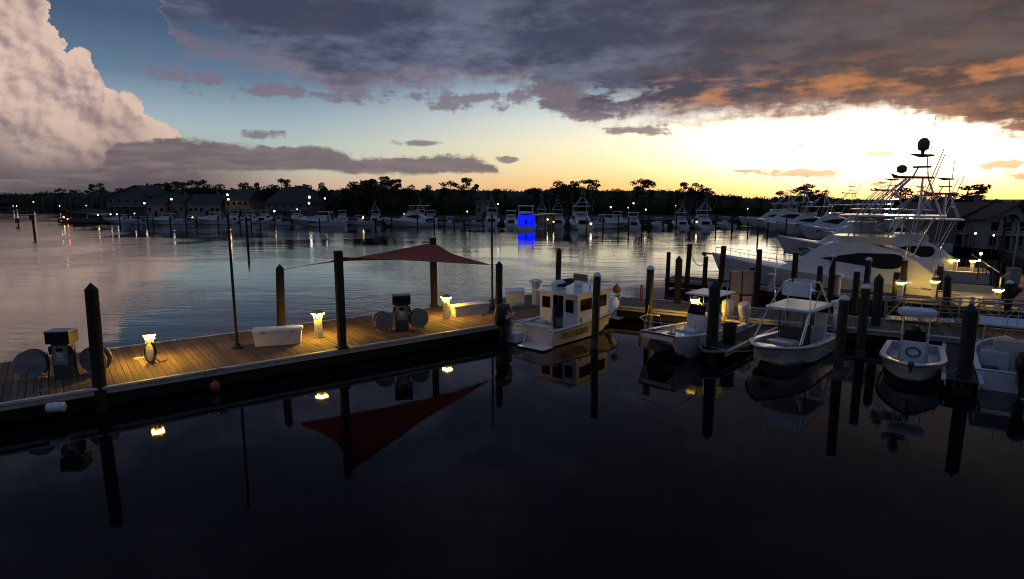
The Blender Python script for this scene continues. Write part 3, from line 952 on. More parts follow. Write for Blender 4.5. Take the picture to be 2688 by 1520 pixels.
def hull(o, L, B, zs0, zs1, rake=.5, tm=.5, pw=2.4, sole=.35, cap_w=.16, ti=.86, mh=None, keel=-.4, open_deck=True, rail=True, inner_end=.04, mcap=None, chine_w=.86, blunt=0.0):
    """x from the transom forward, y to port; returns a sampler of the gunwale (x, half beam, z)"""
    mh = mh or M_WHITE
    N = 22

    def hb(t):
        if t <= tm: return B / 2 * (.93 + .07 * math.sin(math.pi / 2 * t / tm))
        return B / 2 * (blunt + (1 - blunt) * (1 - ((t - tm) / (1 - tm)) ** pw)) + .012

    def zs(t): return zs0 + (zs1 - zs0) * t ** 1.8

    rings = []
    for i in range(N + 1):
        t = i / N
        h = hb(t); z = zs(t)
        c = h * chine_w * (1 - .45 * max(0, (t - .45) / .55) ** 1.6)
        zc = .06 + .55 * max(0, (t - .35) / .65) ** 2 * z
        zk = keel + (z * .62 - keel) * max(0, (t - .55) / .45) ** 2.6
        xk, xc = t * (L - rake), t * (L - rake * .55)
        zm = (zc + z) / 2; hm = (c + h) / 2 * (1 - .05 * t)
        side = [(t * L, h, z), (t * (L - rake * .25), hm, zm), (xc, c, zc)]
        rings.append([(x, y, zz) for x, y, zz in side] + [(xk, 0, zk)] + [(x, -y, zz) for x, y, zz in reversed(side)])
    m = MB().loft(rings)
    m.add(rings[0], [tuple(range(7))])
    m.build('hull', mh, o, True)
    cap, liner = MB(), MB()
    ts = [inner_end + (ti - inner_end) * i / N for i in range(N + 1)]
    if open_deck:
        def ring_in(t):
            return t * L, max(hb(t) - cap_w, .03)
        for sgn in (1, -1):
            cap.loft([[(t * L, sgn * hb(t), zs(t) + .004), (t * L, sgn * (hb(t) - .015), zs(t) + .03), (ring_in(t)[0], sgn * ring_in(t)[1], zs(t) + .03)] for t in ts])
            liner.loft([[(ring_in(t)[0], sgn * ring_in(t)[1], zs(t) + .03), (ring_in(t)[0], sgn * ring_in(t)[1] * .97, sole)] for t in ts])
        fore = [ti + (1 - ti) * i / 8 for i in range(9)]
        cap.loft([[(t * L, hb(t), zs(t) + .004), (t * L, hb(t) - .012, zs(t) + .03), (t * L, 0, zs(t) + .055), (t * L, -hb(t) + .012, zs(t) + .03), (t * L, -hb(t), zs(t) + .004)] for t in fore])
        aft = [0, inner_end]
        cap.loft([[(t * L, hb(t), zs(t) + .004), (t * L, hb(t) - .012, zs(t) + .03), (t * L, -hb(t) + .012, zs(t) + .03), (t * L, -hb(t), zs(t) + .004)] for t in aft])
        liner.loft([[(ring_in(t)[0], ring_in(t)[1] * .97, sole), (ring_in(t)[0], -ring_in(t)[1] * .97, sole)] for t in ts])
        for t in (ts[0], ts[-1]):
            x, y = ring_in(t)
            liner.add([(x, y, zs(t) + .03), (x, -y, zs(t) + .03), (x, -y * .97, sole), (x, y * .97, sole)], [(0, 1, 2, 3)])
        cap.build('gunwale', mcap or mh, o, False)
        liner.build('cockpit', M_SCUFF, o)
    else:
        tt = [i / N for i in range(N + 1)]
        cap.loft([[(t * L, hb(t), zs(t) + .004), (t * L, hb(t) * .5, zs(t) + .05), (t * L, 0, zs(t) + .07), (t * L, -hb(t) * .5, zs(t) + .05), (t * L, -hb(t), zs(t) + .004)] for t in tt])
        cap.build('deck', mcap or mh, o, True)
    if rail:
        tt = [i / N for i in range(N + 1)]
        pts = [(t * L, hb(t) + .012, zs(t) - .04) for t in tt] + [(t * L, -hb(t) - .012, zs(t) - .04) for t in reversed(tt)]
        MB().tube(pts, .026, 6).build('rub_rail', M_DGREY, o)
    return hb, zs


def outboard(parent, x, y, z, tilt=0.0, s=1.0, m=None, ang=0.0, text=None, name='outboard_motor'):
    m = m or M_BLACK
    o = bpy.data.objects.new(name, MB().loft([[(cx + a * math.cos(t) * (1 if math.cos(t) > 0 else .9), w * math.sin(t), zz) for t in [2 * math.pi * i / 16 for i in range(16)]]
                                              for cx, a, w, zz in ((-.30, .24, .17, .32), (-.32, .33, .22, .38), (-.34, .37, .25, .55), (-.34, .37, .25, .75), (-.31, .33, .22, .92), (-.28, .22, .14, 1.0))], closed=True).mesh(name, m, True))
    COL.objects.link(o); o.parent = parent; o.location = (x, y, z); o.rotation_euler = (0, tilt, ang); o.scale = (s, s, s)
    MB().loft([[(cx + a * px, w * py, zz) for px, py in ((1, .6), (.6, 1), (-.6, 1), (-1, .6), (-1, -.6), (-.6, -1), (.6, -1), (1, -.6))] for cx, a, w, zz in ((-.27, .17, .12, .315), (-.27, .14, .09, 0), (-.27, .13, .07, -.42))], closed=True).build('midsection', m, o)
    MB().loft([[(cx - .27, w * math.cos(t), -.62 + hgt * math.sin(t)) for t in [2 * math.pi * i / 10 for i in range(10)]] for cx, w, hgt in ((.26, .02, .02), (.16, .06, .07), (-.12, .07, .08), (-.22, .05, .06))], closed=True).build('gearcase', m, o, True)
    MB().box((-.27, 0, -.47), (.46, .22, .02)).build('cavitation_plate', m, o)
    MB().prism_y([(-.15, -.68), (-.35, -.68), (-.33, -.9), (-.26, -.9)], -.012, .012).build('skeg', m, o)
    pr = MB()
    for k in range(3):
        a = 2 * math.pi * k / 3
        pr.box((-.53, .11 * math.cos(a), -.62 + .11 * math.sin(a)), (.03, .13, .16), 0, a + .5)
    pr.cyl((-.49, 0, -.62), (-.6, 0, -.62), .04, .02, 8)
    pr.build('propeller', M_GALV, o)
    MB().rbox((-.02, 0, .12), (.16, .30, .42), .02).build('clamp_bracket', M_GREY, o)
    if text:
        text_part('cowling_lettering', text, .17, M_LETTERW, o, (-.36, -.2535, .66), (math.pi / 2, -.12, 0), .004)
    return o


def panel_wall(mb, o0, u, v, W, Hh, th, holes):
    """wall of boxes round rectangular holes; u along, v up, origin o0; holes (x0, x1, y0, y1)"""
    xs = sorted({0, W} | {h[0] for h in holes} | {h[1] for h in holes}); ys = sorted({0, Hh} | {h[2] for h in holes} | {h[3] for h in holes})
    nrm = Vector(u).cross(Vector(v)).normalized() * th
    for a, b_ in zip(xs, xs[1:]):
        for c, d in zip(ys, ys[1:]):
            mx, my = (a + b_) / 2, (c + d) / 2
            if any(h[0] < mx < h[1] and h[2] < my < h[3] for h in holes): continue
            P = [Vector(o0) + Vector(u) * i + Vector(v) * j for i, j in ((a, c), (b_, c), (b_, d), (a, d))]
            mb.add(P + [p - nrm for p in P], [(0, 1, 2, 3), (7, 6, 5, 4), (0, 4, 5, 1), (1, 5, 6, 2), (2, 6, 7, 3), (3, 7, 4, 0)])


def pane(parent, o0, u, v, h, th, m=M_GLASS, name='window_pane'):
    nrm = Vector(u).cross(Vector(v)).normalized()
    P = [Vector(o0) + Vector(u) * i + Vector(v) * j - nrm * (th * .5) for i, j in ((h[0], h[2]), (h[1], h[2]), (h[1], h[3]), (h[0], h[3]))]
    MB().add(P + [p - nrm * .008 for p in P], [(0, 1, 2, 3), (7, 6, 5, 4), (0, 4, 5, 1), (1, 5, 6, 2), (2, 6, 7, 3), (3, 7, 4, 0)]).build(name, m, parent)
    fr = MB()
    Q = [Vector(o0) + Vector(u) * i + Vector(v) * j + nrm * .004 for i, j in ((h[0], h[2]), (h[1], h[2]), (h[1], h[3]), (h[0], h[3]), (h[0], h[2]))]
    fr.tube(Q, .016, 5).build('window_frame', M_GREY, parent)


# ------------------------------------------------------------------ cabin boat with the black outboard
HEAD1 = R(49)
B1 = thing('cabin_boat', 'white pilothouse boat with black outboard moored at the dock corner', 'boat', (.98, 28.55, 0), HEAD1)
hb, zs = hull(B1, 8.0, 2.9, .84, 1.30, rake=1.0, tm=.5, sole=.42, cap_w=.20, ti=.32, mh=M_HULLDIM, pw=2.6)
fd = MB().loft([[(t * 8.0, hb(t) - .03, zs(t) + .032), (t * 8.0, hb(t) * .72, zs(t) + .10 + .30 * math.sin(math.pi * min(1, (t - .66) / .32)) * (t > .66)),
                 (t * 8.0, 0, zs(t) + .15 + .30 * math.sin(math.pi * min(1, (t - .66) / .32)) * (t > .66)), (t * 8.0, -hb(t) * .72, zs(t) + .10 + .30 * math.sin(math.pi * min(1, (t - .66) / .32)) * (t > .66)), (t * 8.0, -hb(t) + .03, zs(t) + .032)] for t in [.645 + .345 * i / 12 for i in range(13)]])
fd.build('foredeck_trunk', M_WHITE, B1, True)
X0, X1, CW, CB, CT = 2.15, 5.2, 1.2, .42, 2.36
wall_a = MB()
th = .05
aft_h = [(.16, .70, 1.08, 1.68), (.86, 1.54, .0, 1.80), (1.68, 2.18, .98, 1.64)]
panel_wall(wall_a, (X0, CW, CB), (0, -1, 0), (0, 0, 1), 2 * CW, CT - CB, th, aft_h)
wall_a.build('aft_bulkhead', M_WHITE, B1)
for h in (aft_h[0], aft_h[2]): pane(B1, (X0, CW, CB), (0, -1, 0), (0, 0, 1), h, th)
side_h = [(.30, 1.35, 1.05, 1.66), (1.55, 2.75, 1.05, 1.66)]
for sgn in (-1, 1):
    w = MB()
    if sgn < 0: a0, uu = (X0 + .003, -CW, CB), (1, 0, 0)
    else: a0, uu = (X1 - .003, CW, CB), (-1, 0, 0)
    panel_wall(w, a0, uu, (0, 0, 1), X1 - X0 - .006, CT - CB, th, side_h)
    w.build('cabin_side', M_WHITE, B1)
    for h in side_h: pane(B1, a0, uu, (0, 0, 1), h, th)
w = MB()
fh = [(.14, 1.1, 1.02, 1.66), (1.3, 2.26, 1.02, 1.66)]
panel_wall(w, (X1, -CW, CB), (0, 1, 0), (0, 0, 1), 2 * CW, CT - CB, th, fh)
w.build('front_bulkhead', M_WHITE, B1)
for h in fh: pane(B1, (X1, -CW, CB), (0, 1, 0), (0, 0, 1), h, th)
MB().rbox(((X0 + X1) / 2 - .08, 0, CT + .035), (X1 - X0 + .42, 2 * CW + .26, .07), .03).build('roof', M_WHITE, B1)
MB().box((X0 + 1.2, 0, CB + .02), (1.9, 2 * CW - .12, .03)).build('cabin_floor', M_DOOR, B1)
MB().box((X0 + 1.9, .4, CB + .5), (.6, 1.0, .9)).build('helm_console', M_DOOR, B1)
# items on the roof
rr = MB()
rr.tube([(2.2, 1.0, CT + .05), (2.2, 1.0, CT + .28), (2.2, -.1, CT + .28), (2.2, -.1, CT + .05)], .018, 6)
rr.build('roof_rail', M_ALU, B1)
MB().tube([(2.2, 1.0, CT + .25), (3.5, 1.0, CT + .25), (3.5, 1.0, CT + .06)], .018, 6).build('roof_rail', M_ALU, B1)
cn = MB().loft([[(2.95 + a * math.cos(t), .55 + w_ * math.sin(t), CT + .05 + z) for t in [2 * math.pi * i / 16 for i in range(16)]] for a, w_, z in ((.42, .32, 0), (.46, .36, .18), (.44, .35, .34), (.3, .22, .46))], closed=True)
cn.build('life_raft_canister', M_PLASTIC, B1, True)
MB().tube([(3.05 + .42 * math.cos(t), .30 + .50 * math.sin(t), CT + .38 + .16 * math.cos(t + .8)) for t in [2 * math.pi * i / 24 for i in range(25)]], .10, 8).build('inner_tube', M_RUBBER, B1, True)
MB().rbox((4.35, .25, CT + .2), (.36, .36, .26), .04).build('spotlight_base', M_WHITE, B1)
MB().rbox((4.45, .2, CT + .55), (.08, .9, .38), .02).build('radar_panel', M_DGREY, B1)
MB().cyl((4.45, .2, CT + .05), (4.45, .2, CT + .4), .06).build('radar_mast', M_WHITE, B1)
MB().cyl((4.65, -.25, CT + .06), (4.61, -.2, CT + 2.6), .018, .008, 6).build('whip_antenna', M_ALU, B1)
MB().lathe([(.05, 0), (.07, .1), (.04, .22)], (4.2, -.6, CT + .07), 10).build('horn', M_ALU, B1)
# stern fittings
sp_ = MB().rbox((-.42, -.55, .10), (.8, 1.6, .07), .02)
sp_.build('swim_platform', M_WHITE, B1)
for y in (-.75, .05):
    MB().tube([(-.06, y, .95), (-.12, y, 1.02), (-.62, y, .16)], .022, 6).build('stern_rail', M_ALU, B1)
    MB().tube([(-.10, y + .28, .75), (-.62, y, .16)], .018, 6).build('stern_brace', M_ALU, B1)
MB().tube([(-.42, -.75, .52), (-.42, .05, .52)], .018, 6).build('stern_rail', M_ALU, B1)
MB().rbox((-.27, 1.0, .30), (.55, .8, .5), .04).build('motor_bracket', M_WHITE, B1)
outboard(B1, -.55, 1.15, .42, .10, 1.6, M_BLACK, .25, 'SUZUKI')
MB().rbox((1.55, .6, .68), (.55, .5, .5), .05).build('cooler', M_PLASTIC, B1)
MB().rbox((.35, -.1, .72), (.55, 1.5, .55), .05).build('stern_bench', M_SCUFF, B1)
MB().lathe([(.02, -.08), (.09, -.05), (.1, .03), (.05, .1)], (X0 - .09, .3, 1.5), 12).build('deck_light', M_PLASTIC, B1)
MB().rbox((X0 - .1, .35, .98), (.12, .16, .34), .03).build('gear_box', M_PLASTIC, B1)
MB().tube([(X0 - .09, .28, 1.2), (X0 - .1, .26, 1.5)], .02, 6).build('gear_bracket', M_DGREY, B1)
MB().tube([(.2, -1.32, .86), (.2, -1.32, 1.3)], .015, 6).build('rod_holder', M_DGREY, B1)
# bow gear
MB().tube([(6.5, 1.05, 1.3), (6.8, .95, 1.85), (7.7, .35, 1.95), (8.1, 0, 1.95), (7.7, -.35, 1.95), (6.8, -.95, 1.85), (6.5, -1.05, 1.3)], .02, 6).build('bow_rail', M_ALU, B1)
for x, y in ((7.3, .62), (7.3, -.62), (7.95, 0)):
    MB().cyl((x, y, 1.3), (x + .06, y, 1.92), .016, n=6).build('rail_post', M_ALU, B1)
MB().lathe([(.03, -.24), (.15, -.2), (.235, -.05), (.235, .06), (.14, .2), (.05, .25), (.04, .32)], (7.1, -.5, 2.02), 16).build('ball_fender', M_ORANGE, B1, True)
MB().prism_y([(7.6, 1.52), (8.25, 1.56), (8.28, 1.48), (8.1, 1.32), (8.05, 1.46), (7.6, 1.46)], -.05, .05).build('anchor', M_GALV, B1)
tx = text_part('hull_name', 'FRED RIDER', .42, M_LETTER, B1, (1.75, -1.405, .52), (math.pi / 2 - .10, 0, R(-1.2)), .006, .2, .006)
MB().box((1.95, -1.405, .36), (1.3, .006, .016)).build('name_underline', M_RED, B1)
MB().box((2.5, -CW - .004, 1.02), (.2, .006, .2)).build('side_placard', M_DGREY, B1)

# ------------------------------------------------------------------ twin-hull boat, bow towards the camera
B2 = thing('twin_hull_boat', 'white twin-hull centre console boat with bow rail, bow towards the camera', 'boat', (11.35, 30.7, 0), R(226))
L2, BW2 = 7.0, 2.45
for sgn in (-1, 1):
    rings = []
    for i in range(15):
        t = i / 14
        z = .80 + .42 * t ** 1.8
        ho = BW2 / 2 * (1 - .22 * max(0, (t - .6) / .4) ** 2)
        hi = .30 + (ho - .52) * max(0, (t - .55) / .45) ** 1.5 * .75
        keel = -.35 + (z * .45 + .35) * max(0, (t - .7) / .3) ** 2.2
        xk = t * (L2 - .55)
        rings.append([(t * L2, sgn * ho, z), (t * (L2 - .2), sgn * ho * .97, z * .6), (t * (L2 - .35), sgn * (ho * .85), .08 + .25 * t ** 3),
                      (xk, sgn * (ho + hi) / 2, keel), (t * (L2 - .35), sgn * (hi + .08), .12 + .3 * t ** 3), (t * (L2 - .3), sgn * hi, .48 + .22 * t ** 2), (t * L2 * .995, sgn * (hi * .6), .6 + .38 * t ** 2)])
    m = MB().loft(rings); m.add(rings[0], [tuple(range(7))]); m.add(rings[-1], [tuple(range(7))])
    m.build('hull', M_HULLDIM, B2, True)
tn = MB().loft([[(t * L2 * .985, .45, .55 + .42 * t ** 2), (t * L2 * .985, -.45, .55 + .42 * t ** 2)] for t in [i / 10 for i in range(11)]])
tn.build('tunnel_roof', M_DGREY, B2)
cp, ln = MB(), MB()


def e2(t): return t * L2, BW2 / 2 * (1 - .22 * max(0, (t - .6) / .4) ** 2), .80 + .42 * t ** 1.8


ts = [.03 + .80 * i / 16 for i in range(17)]
for sgn in (-1, 1):
    cp.loft([[(e2(t)[0], sgn * e2(t)[1], e2(t)[2] + .003), (e2(t)[0], sgn * (e2(t)[1] - .02), e2(t)[2] + .03), (e2(t)[0], sgn * (e2(t)[1] - .22), e2(t)[2] + .03)] for t in ts])
    ln.loft([[(e2(t)[0], sgn * (e2(t)[1] - .22), e2(t)[2] + .03), (e2(t)[0], sgn * (e2(t)[1] - .24), .5)] for t in ts])
ln.loft([[(e2(t)[0], (e2(t)[1] - .24), .5), (e2(t)[0], -(e2(t)[1] - .24), .5)] for t in ts])
x, y, z = e2(ts[-1])
ln.add([(x, y - .22, z + .03), (x, -y + .22, z + .03), (x, -y + .24, .5), (x, y - .24, .5)], [(0, 1, 2, 3)])
cp.loft([[(e2(t)[0], e2(t)[1], e2(t)[2] + .003), (e2(t)[0], e2(t)[1] - .03, e2(t)[2] + .03), (e2(t)[0], 0, e2(t)[2] + .06), (e2(t)[0], -e2(t)[1] + .03, e2(t)[2] + .03), (e2(t)[0], -e2(t)[1], e2(t)[2] + .003)] for t in [.83, .87, .91, .95, .99, 1.0]])
cp.build('deck', M_WHITE, B2); ln.build('cockpit', M_SCUFF, B2)
MB().box((L2 - .02, 0, 1.07), (.05, 1.5, .22)).build('bow_beam', M_HULLDIM, B2)
MB().box((.1, 0, .83), (.16, 2.1, .07)).build('transom_cap', M_WHITE, B2)
MB().tube([(4.6, 1.15, .98), (4.9, 1.14, 1.6), (6.2, 1.06, 1.85), (7.05, .92, 1.85), (7.4, .45, 1.83), (7.4, -.45, 1.83), (7.05, -.92, 1.85), (6.2, -1.06, 1.85), (4.9, -1.14, 1.6), (4.6, -1.15, .98)], .022, 6).build('bow_rail', M_ALU, B2)
for x, y in ((5.6, 1.06), (6.4, .96), (7.02, .68), (7.02, -.68), (6.4, -.96), (5.6, -1.06)):
    MB().cyl((x - .04, y, e2(x / L2)[2]), (x + .05, y * 1.03, 1.83), .014, n=6).build('rail_post', M_ALU, B2)
for x, y in ((6.6, .45), (6.6, -.5)):
    MB().box((x, y, 1.235), (.16, .34, .05)).cyl((x, y, 1.24), (x, y, 1.34), .03).build('bow_cleat', M_BLACK, B2)
MB().tube([(6.55, -.5, 1.28), (6.2, -.35, 1.24), (5.9, -.7, 1.22), (6.1, -.2, 1.22)], .022, 6).build('mooring_line', M_BLACK, B2)
MB().rbox((3.0, 0, 1.05), (1.0, .95, 1.1), .08).build('console', M_WHITE, B2)
MB().rbox((4.3, 0, .78), (.8, .9, .5), .06).build('forward_seat', M_PLASTIC, B2)
MB().add([(3.45, -.45, 1.6), (3.45, .45, 1.6), (3.25, .40, 2.05), (3.25, -.40, 2.05), (3.43, -.45, 1.6), (3.43, .45, 1.6), (3.23, .40, 2.05), (3.23, -.40, 2.05)],
         [(0, 1, 2, 3), (7, 6, 5, 4), (0, 4, 5, 1), (2, 6, 7, 3), (1, 5, 6, 2), (0, 3, 7, 4)]).build('windscreen', M_GLASS, B2)
for x, y in ((3.05, .6), (3.05, -.5), (1.6, .6), (1.6, -.5)):
    MB().cyl((x, y, .5), (x - .05, y * 1.15, 2.5), .025, n=8).build('top_leg', M_ALU, B2)
MB().rbox((2.2, .1, 2.54), (2.0, 1.7, .09), .04).build('t_top', M_WHITE, B2)
for y in (-.5, -.2, .2, .5):
    MB().cyl((1.25, y, 2.5), (1.1, y, 2.9), .022, n=6).build('rod_holder', M_ALU, B2)
MB().rbox((1.9, 0, .95), (.5, 1.0, .9), .06).build('leaning_post', M_PLASTIC, B2)
for y, tl in ((-.1, .1), (.95, .5)): outboard(B2, -.05, y, .62, tl, 1.2, M_WHITE, 0.0)
text_part('bow_registration', 'FL', .16, M_LETTER, B2, (5.55, BW2 / 2 + .006, .88), (math.pi / 2 + .08, 0, math.pi), .004)

# ------------------------------------------------------------------ tower boat
B3 = thing('tower_boat', 'white open boat with hardtop and raised tower station, bow towards the camera', 'boat', (14.75, 28.2, 0), R(225))
L3b = 6.55
hb, zs = hull(B3, L3b, 2.55, .78, 1.16, rake=.95, tm=.52, sole=.35, cap_w=.24, ti=.84, mh=M_WHITE, pw=2.7)
MB().rbox((2.6, 0, .92), (1.0, 1.0, 1.15), .08).build('console', M_DGREY, B3)
MB().rbox((3.75, 0, .66), (1.0, 1.0, .6), .08).build('forward_seat', M_SCUFF, B3)
MB().rbox((1.65, 0, .85), (.5, 1.1, .95), .06).build('leaning_post', M_PLASTIC, B3)
TB = 2.32
for y in (-.52, .52):
    for x in (2.2, 3.1):
        MB().cyl((x, y, .4), (x, y, TB), .035, n=8).build('hardtop_leg', M_DGREY, B3)
ht = MB().loft([[(x, y * (1.02 - .12 * k), TB + zz) for x, y in ((.95, -1.0), (.95, 1.0), (1.2, 1.06), (3.4, 1.04), (3.75, .85), (3.85, 0), (3.75, -.85), (3.4, -1.04), (1.2, -1.06))] for k, zz in ((0, 0), (0, .05), (1, .10))], closed=True)
ht.build('hardtop', M_WHITE, B3)
tw = 3.62
for sy in (-1, 1):
    MB().tube([(4.75, sy * .98, 1.08), (3.45, sy * .86, TB + .1), (2.7, sy * .55, tw - .15)], .03, 6).build('tower_leg', M_ALU, B3)
    MB().tube([(4.55, sy * 1.0, 1.08), (3.3, sy * .88, TB + .1)], .026, 6).build('tower_leg', M_ALU, B3)
    MB().tube([(.45, sy * 1.08, .86), (1.25, sy * .90, TB + .1), (1.75, sy * .60, tw - .15)], .03, 6).build('tower_leg', M_ALU, B3)
    MB().tube([(.7, sy * 1.1, .86), (1.4, sy * .92, TB + .1)], .026, 6).build('tower_leg', M_ALU, B3)
    MB().tube([(2.9, sy * .85, TB + .12), (2.6, sy * 1.05, 3.5), (2.0, sy * 1.25, 4.9)], .02, 6).build('outrigger', M_ALU, B3)
    MB().tube([(2.75, sy * .56, tw - .18), (1.72, sy * .62, tw - .18)], .025, 6).build('tower_rail', M_ALU, B3)
MB().tube([(2.75, .56, 3.0), (2.75, -.56, 3.0)], .022, 6).build('tower_rail', M_ALU, B3)
MB().tube([(1.75, .6, 3.0), (1.75, -.6, 3.0)], .022, 6).build('tower_rail', M_ALU, B3)
MB().rbox((2.75, 0, 3.14), (.30, 1.15, .62), .05, 0, -.25).build('tower_console', M_WHITE, B3)
MB().rbox((1.95, 0, 3.02), (.42, .95, .1), .04).build('tower_seat', M_WHITE, B3)
MB().rbox((1.82, 0, 3.3), (.08, .95, .42), .03).build('tower_backrest', M_PLASTIC, B3)
MB().rbox((1.55, .75, 1.35), (.3, .5, 1.3), .06).build('livewell', M_PLASTIC, B3)
outboard(B3, -.02, 0, .52, .08, 1.1, M_BLACK, 0)
MB().box((4.55, 0, 1.055 + .028), (.36, .8, .02)).build('bow_hatch', M_PLASTIC, B3)
for y in (.7, -.7): MB().rbox((5.0, y, 1.10), (.2, .06, .06), .02).build('bow_cleat', M_ALU, B3)

# ------------------------------------------------------------------ small centre console with the padded round top
B4 = thing('centre_console_boat', 'small white centre console boat with padded round-ended T-top', 'boat', (18.35, 26.2, 0), R(234.5))
L4 = 5.75
hb, zs = hull(B4, L4, 2.3, .66, .98, rake=.75, tm=.5, sole=.30, cap_w=.22, ti=.90, mh=M_WHITE, pw=2.6, blunt=.06)
MB().rbox((2.85, 0, .86), (.75, .86, 1.1), .07).build('console', M_WHITE, B4)
MB().tube([(3.26, .24 * math.cos(t), .95 + .19 * math.sin(t)) for t in [2 * math.pi * i / 18 for i in range(19)]], .035, 6).build('hatch_ring', M_DGREY, B4)
MB().add([(3.2, -.4, 1.4), (3.2, .4, 1.4), (3.02, .36, 1.8), (3.02, -.36, 1.8), (3.18, -.4, 1.4), (3.18, .4, 1.4), (3.0, .36, 1.8), (3.0, -.36, 1.8)],
         [(0, 1, 2, 3), (7, 6, 5, 4), (0, 4, 5, 1), (2, 6, 7, 3), (1, 5, 6, 2), (0, 3, 7, 4)]).build('windscreen', M_GLASS, B4)
for x, y in ((3.3, .46), (3.3, -.46), (2.45, .46), (2.45, -.46)):
    MB().tube([(x + .05, y * 1.08, .32), (x, y, 1.4), (x - .12, y * .98, 2.38)], .028, 8).build('top_leg', M_ALU, B4)
tp = MB().loft([[(2.75 + a * math.cos(t), w_ * math.copysign(abs(math.sin(t)) ** .55, math.sin(t)), 2.38 + z) for t in [2 * math.pi * i / 28 for i in range(28)]] for a, w_, z in ((.28, .60, 0), (.38, .68, .08), (.40, .70, .18), (.37, .67, .27), (.24, .55, .33))], closed=True)
tp.build('padded_top', M_PLASTIC, B4, True)
MB().rbox((1.95, 0, .72), (.45, .9, .8), .06).build('leaning_post', M_SCUFF, B4)
MB().rbox((L4 - .10, 0, 1.03), (.3, .2, .1), .02).build('anchor_roller', M_DGREY, B4)
for y in (-.55, .55): MB().rbox((4.55, y, .93), (.2, .06, .06), .02).build('bow_cleat', M_ALU, B4)
outboard(B4, -.02, 0, .42, .1, 1.0, M_BLACK, 0)
q = B4.location

# ------------------------------------------------------------------ boat at the right edge, stern towards the camera
B5 = thing('hardtop_boat', 'open boat with grey hardtop at the right edge, black outboard towards the camera', 'boat', (18.72, 21.15, 0), R(54))
L5 = 5.7
hb, zs = hull(B5, L5, 2.6, .72, 1.1, rake=.8, tm=.5, sole=.30, cap_w=.2, ti=.85, mh=M_WHITE, pw=2.5)
MB().rbox((3.2, 0, .86), (.9, 1.1, 1.1), .07).build('console', M_WHITE, B5)
for x, y in ((2.4, 1.0), (2.4, -1.0), (3.9, .9), (3.9, -.9)):
    MB().tube([(x, y, .78), (x, y * .95, 2.1)], .028, 8).build('top_leg', M_ALU, B5)
MB().rbox((3.1, 0, 2.14), (2.1, 2.2, .09), .04).build('hardtop', M_CANVAS, B5)
for y in (-.6, -.3, 0, .3):
    MB().tube([(2.15, y, 2.12), (2.0, y, 2.6)], .024, 6).build('rod_holder', M_LETTERW, B5)
MB().rbox((2.1, .55, .72), (.4, .9, .8), .1).build('helm_seat', M_CANVAS, B5)
MB().rbox((2.1, -.55, .72), (.4, .9, .8), .1).build('helm_seat', M_CANVAS, B5)
MB().cyl((1.6, .1, .35), (1.35, -.1, 1.25), .03, n=6).build('gaff', M_ALU, B5)
MB().rbox((.9, .7, .5), (.6, .5, .36), .04).build('tackle_box', M_NAVY, B5)
outboard(B5, -.05, -.15, .48, .15, 1.15, M_BLACK, 0)

# ------------------------------------------------------------------ aluminium gangway
GA, GB = g(2222, 806, DZ), g(2620, 826, 1.25)
gd = (GB - GA).normalized(); gl = (GB - GA).length; gn = Vector((-gd.y, gd.x, 0)).normalized()
GW = thing('gangway', 'aluminium truss gangway leading from the pier to the right', 'gangway', GA)
for s_, off in (('near', 0.0), ('far', 1.25)):
    o_ = gn * off
    for hh in (0.05, .55, 1.12):
        MB().tube([o_ + Vector((0, 0, hh)), gd * gl + o_ + Vector((0, 0, hh))], .032 if hh != .55 else .02, 6).build('rail', M_GALV, GW)
    k = 8
    for i in range(k + 1):
        a = gd * (gl * i / k) + o_
        MB().tube([a + Vector((0, 0, .05)), a + Vector((0, 0, 1.12))], .022, 6).build('upright', M_GALV, GW)
        if i < k:
            b_ = gd * (gl * (i + 1) / k) + o_
            z0, z1 = (.05, 1.12) if i % 2 == 0 else (1.12, .05)
            MB().tube([a + Vector((0, 0, z0)), b_ + Vector((0, 0, z1))], .02, 6).build('brace', M_GALV, GW)
tread = MB().box((0, 0, 0), (.22, 1.16, .04), math.atan2(gd.y, gd.x)).mesh('tread', M_GALV)
for i in range(int(gl / .25)):
    t = bpy.data.objects.new('tread', tread); COL.objects.link(t); t.parent = GW
    t.location = gd * (.13 + i * .25) + gn * .625 + Vector((0, 0, .06))

# ------------------------------------------------------------------ mooring lines


def mooring(label, a, b, sag=.25):
    a, b = Vector(a), Vector(b)
    o = thing('mooring_line', label, 'rope', a, 0, 'mooring lines')
    MB().tube([(a.lerp(b, t) - a) - Vector((0, 0, sag * 4 * t * (1 - t))) for t in [i / 12 for i in range(13)]], .016, 5).build('strand', M_ROPE, o)
    MB().tube([(.04 * math.cos(t), .04 * math.sin(t), 0) for t in [2 * math.pi * i / 8 for i in range(9)]], .016, 5).build('eye', M_ROPE, o)
    return o


def on(boat, p): return boat.matrix_basis @ Vector(p)


for bt in (B1, B2, B3, B4, B5):
    bt.rotation_mode = 'XYZ'
bpy.context.view_layer.update()
mooring('rope from the cabin boat stern quarter to the fuel dock', on(B1, (.5, 1.42, .9)), g(1228, 800, DZ + .05), .1)
mooring('rope from the cabin boat bow to the dock corner', on(B1, (7.4, .2, 1.4)), (6.2, 35.2, DZ + .05), .1)
mooring('rope from the tower boat bow to the thick finger pier piling', on(B3, (6.1, .3, 1.15)), g(1790, 872, .95), .2)
mooring('rope from the tower boat to the white-capped piling on its right', on(B3, (3.4, 1.2, 1.0)), Vector((*g(2104, 952, 0).xy, 1.3)), .25)
mooring('rope from the round-top boat bow to the finger pier on its right', on(B4, (5.0, .8, .95)), g(2408, 925, .62), .2)
mooring('rope from the twin-hull boat bow to the grey-capped piling', on(B2, (6.7, -.9, 1.2)), Vector((*g(1629, 836, 0).xy, 1.6)), .25)

# ------------------------------------------------------------------ sportfishing yachts


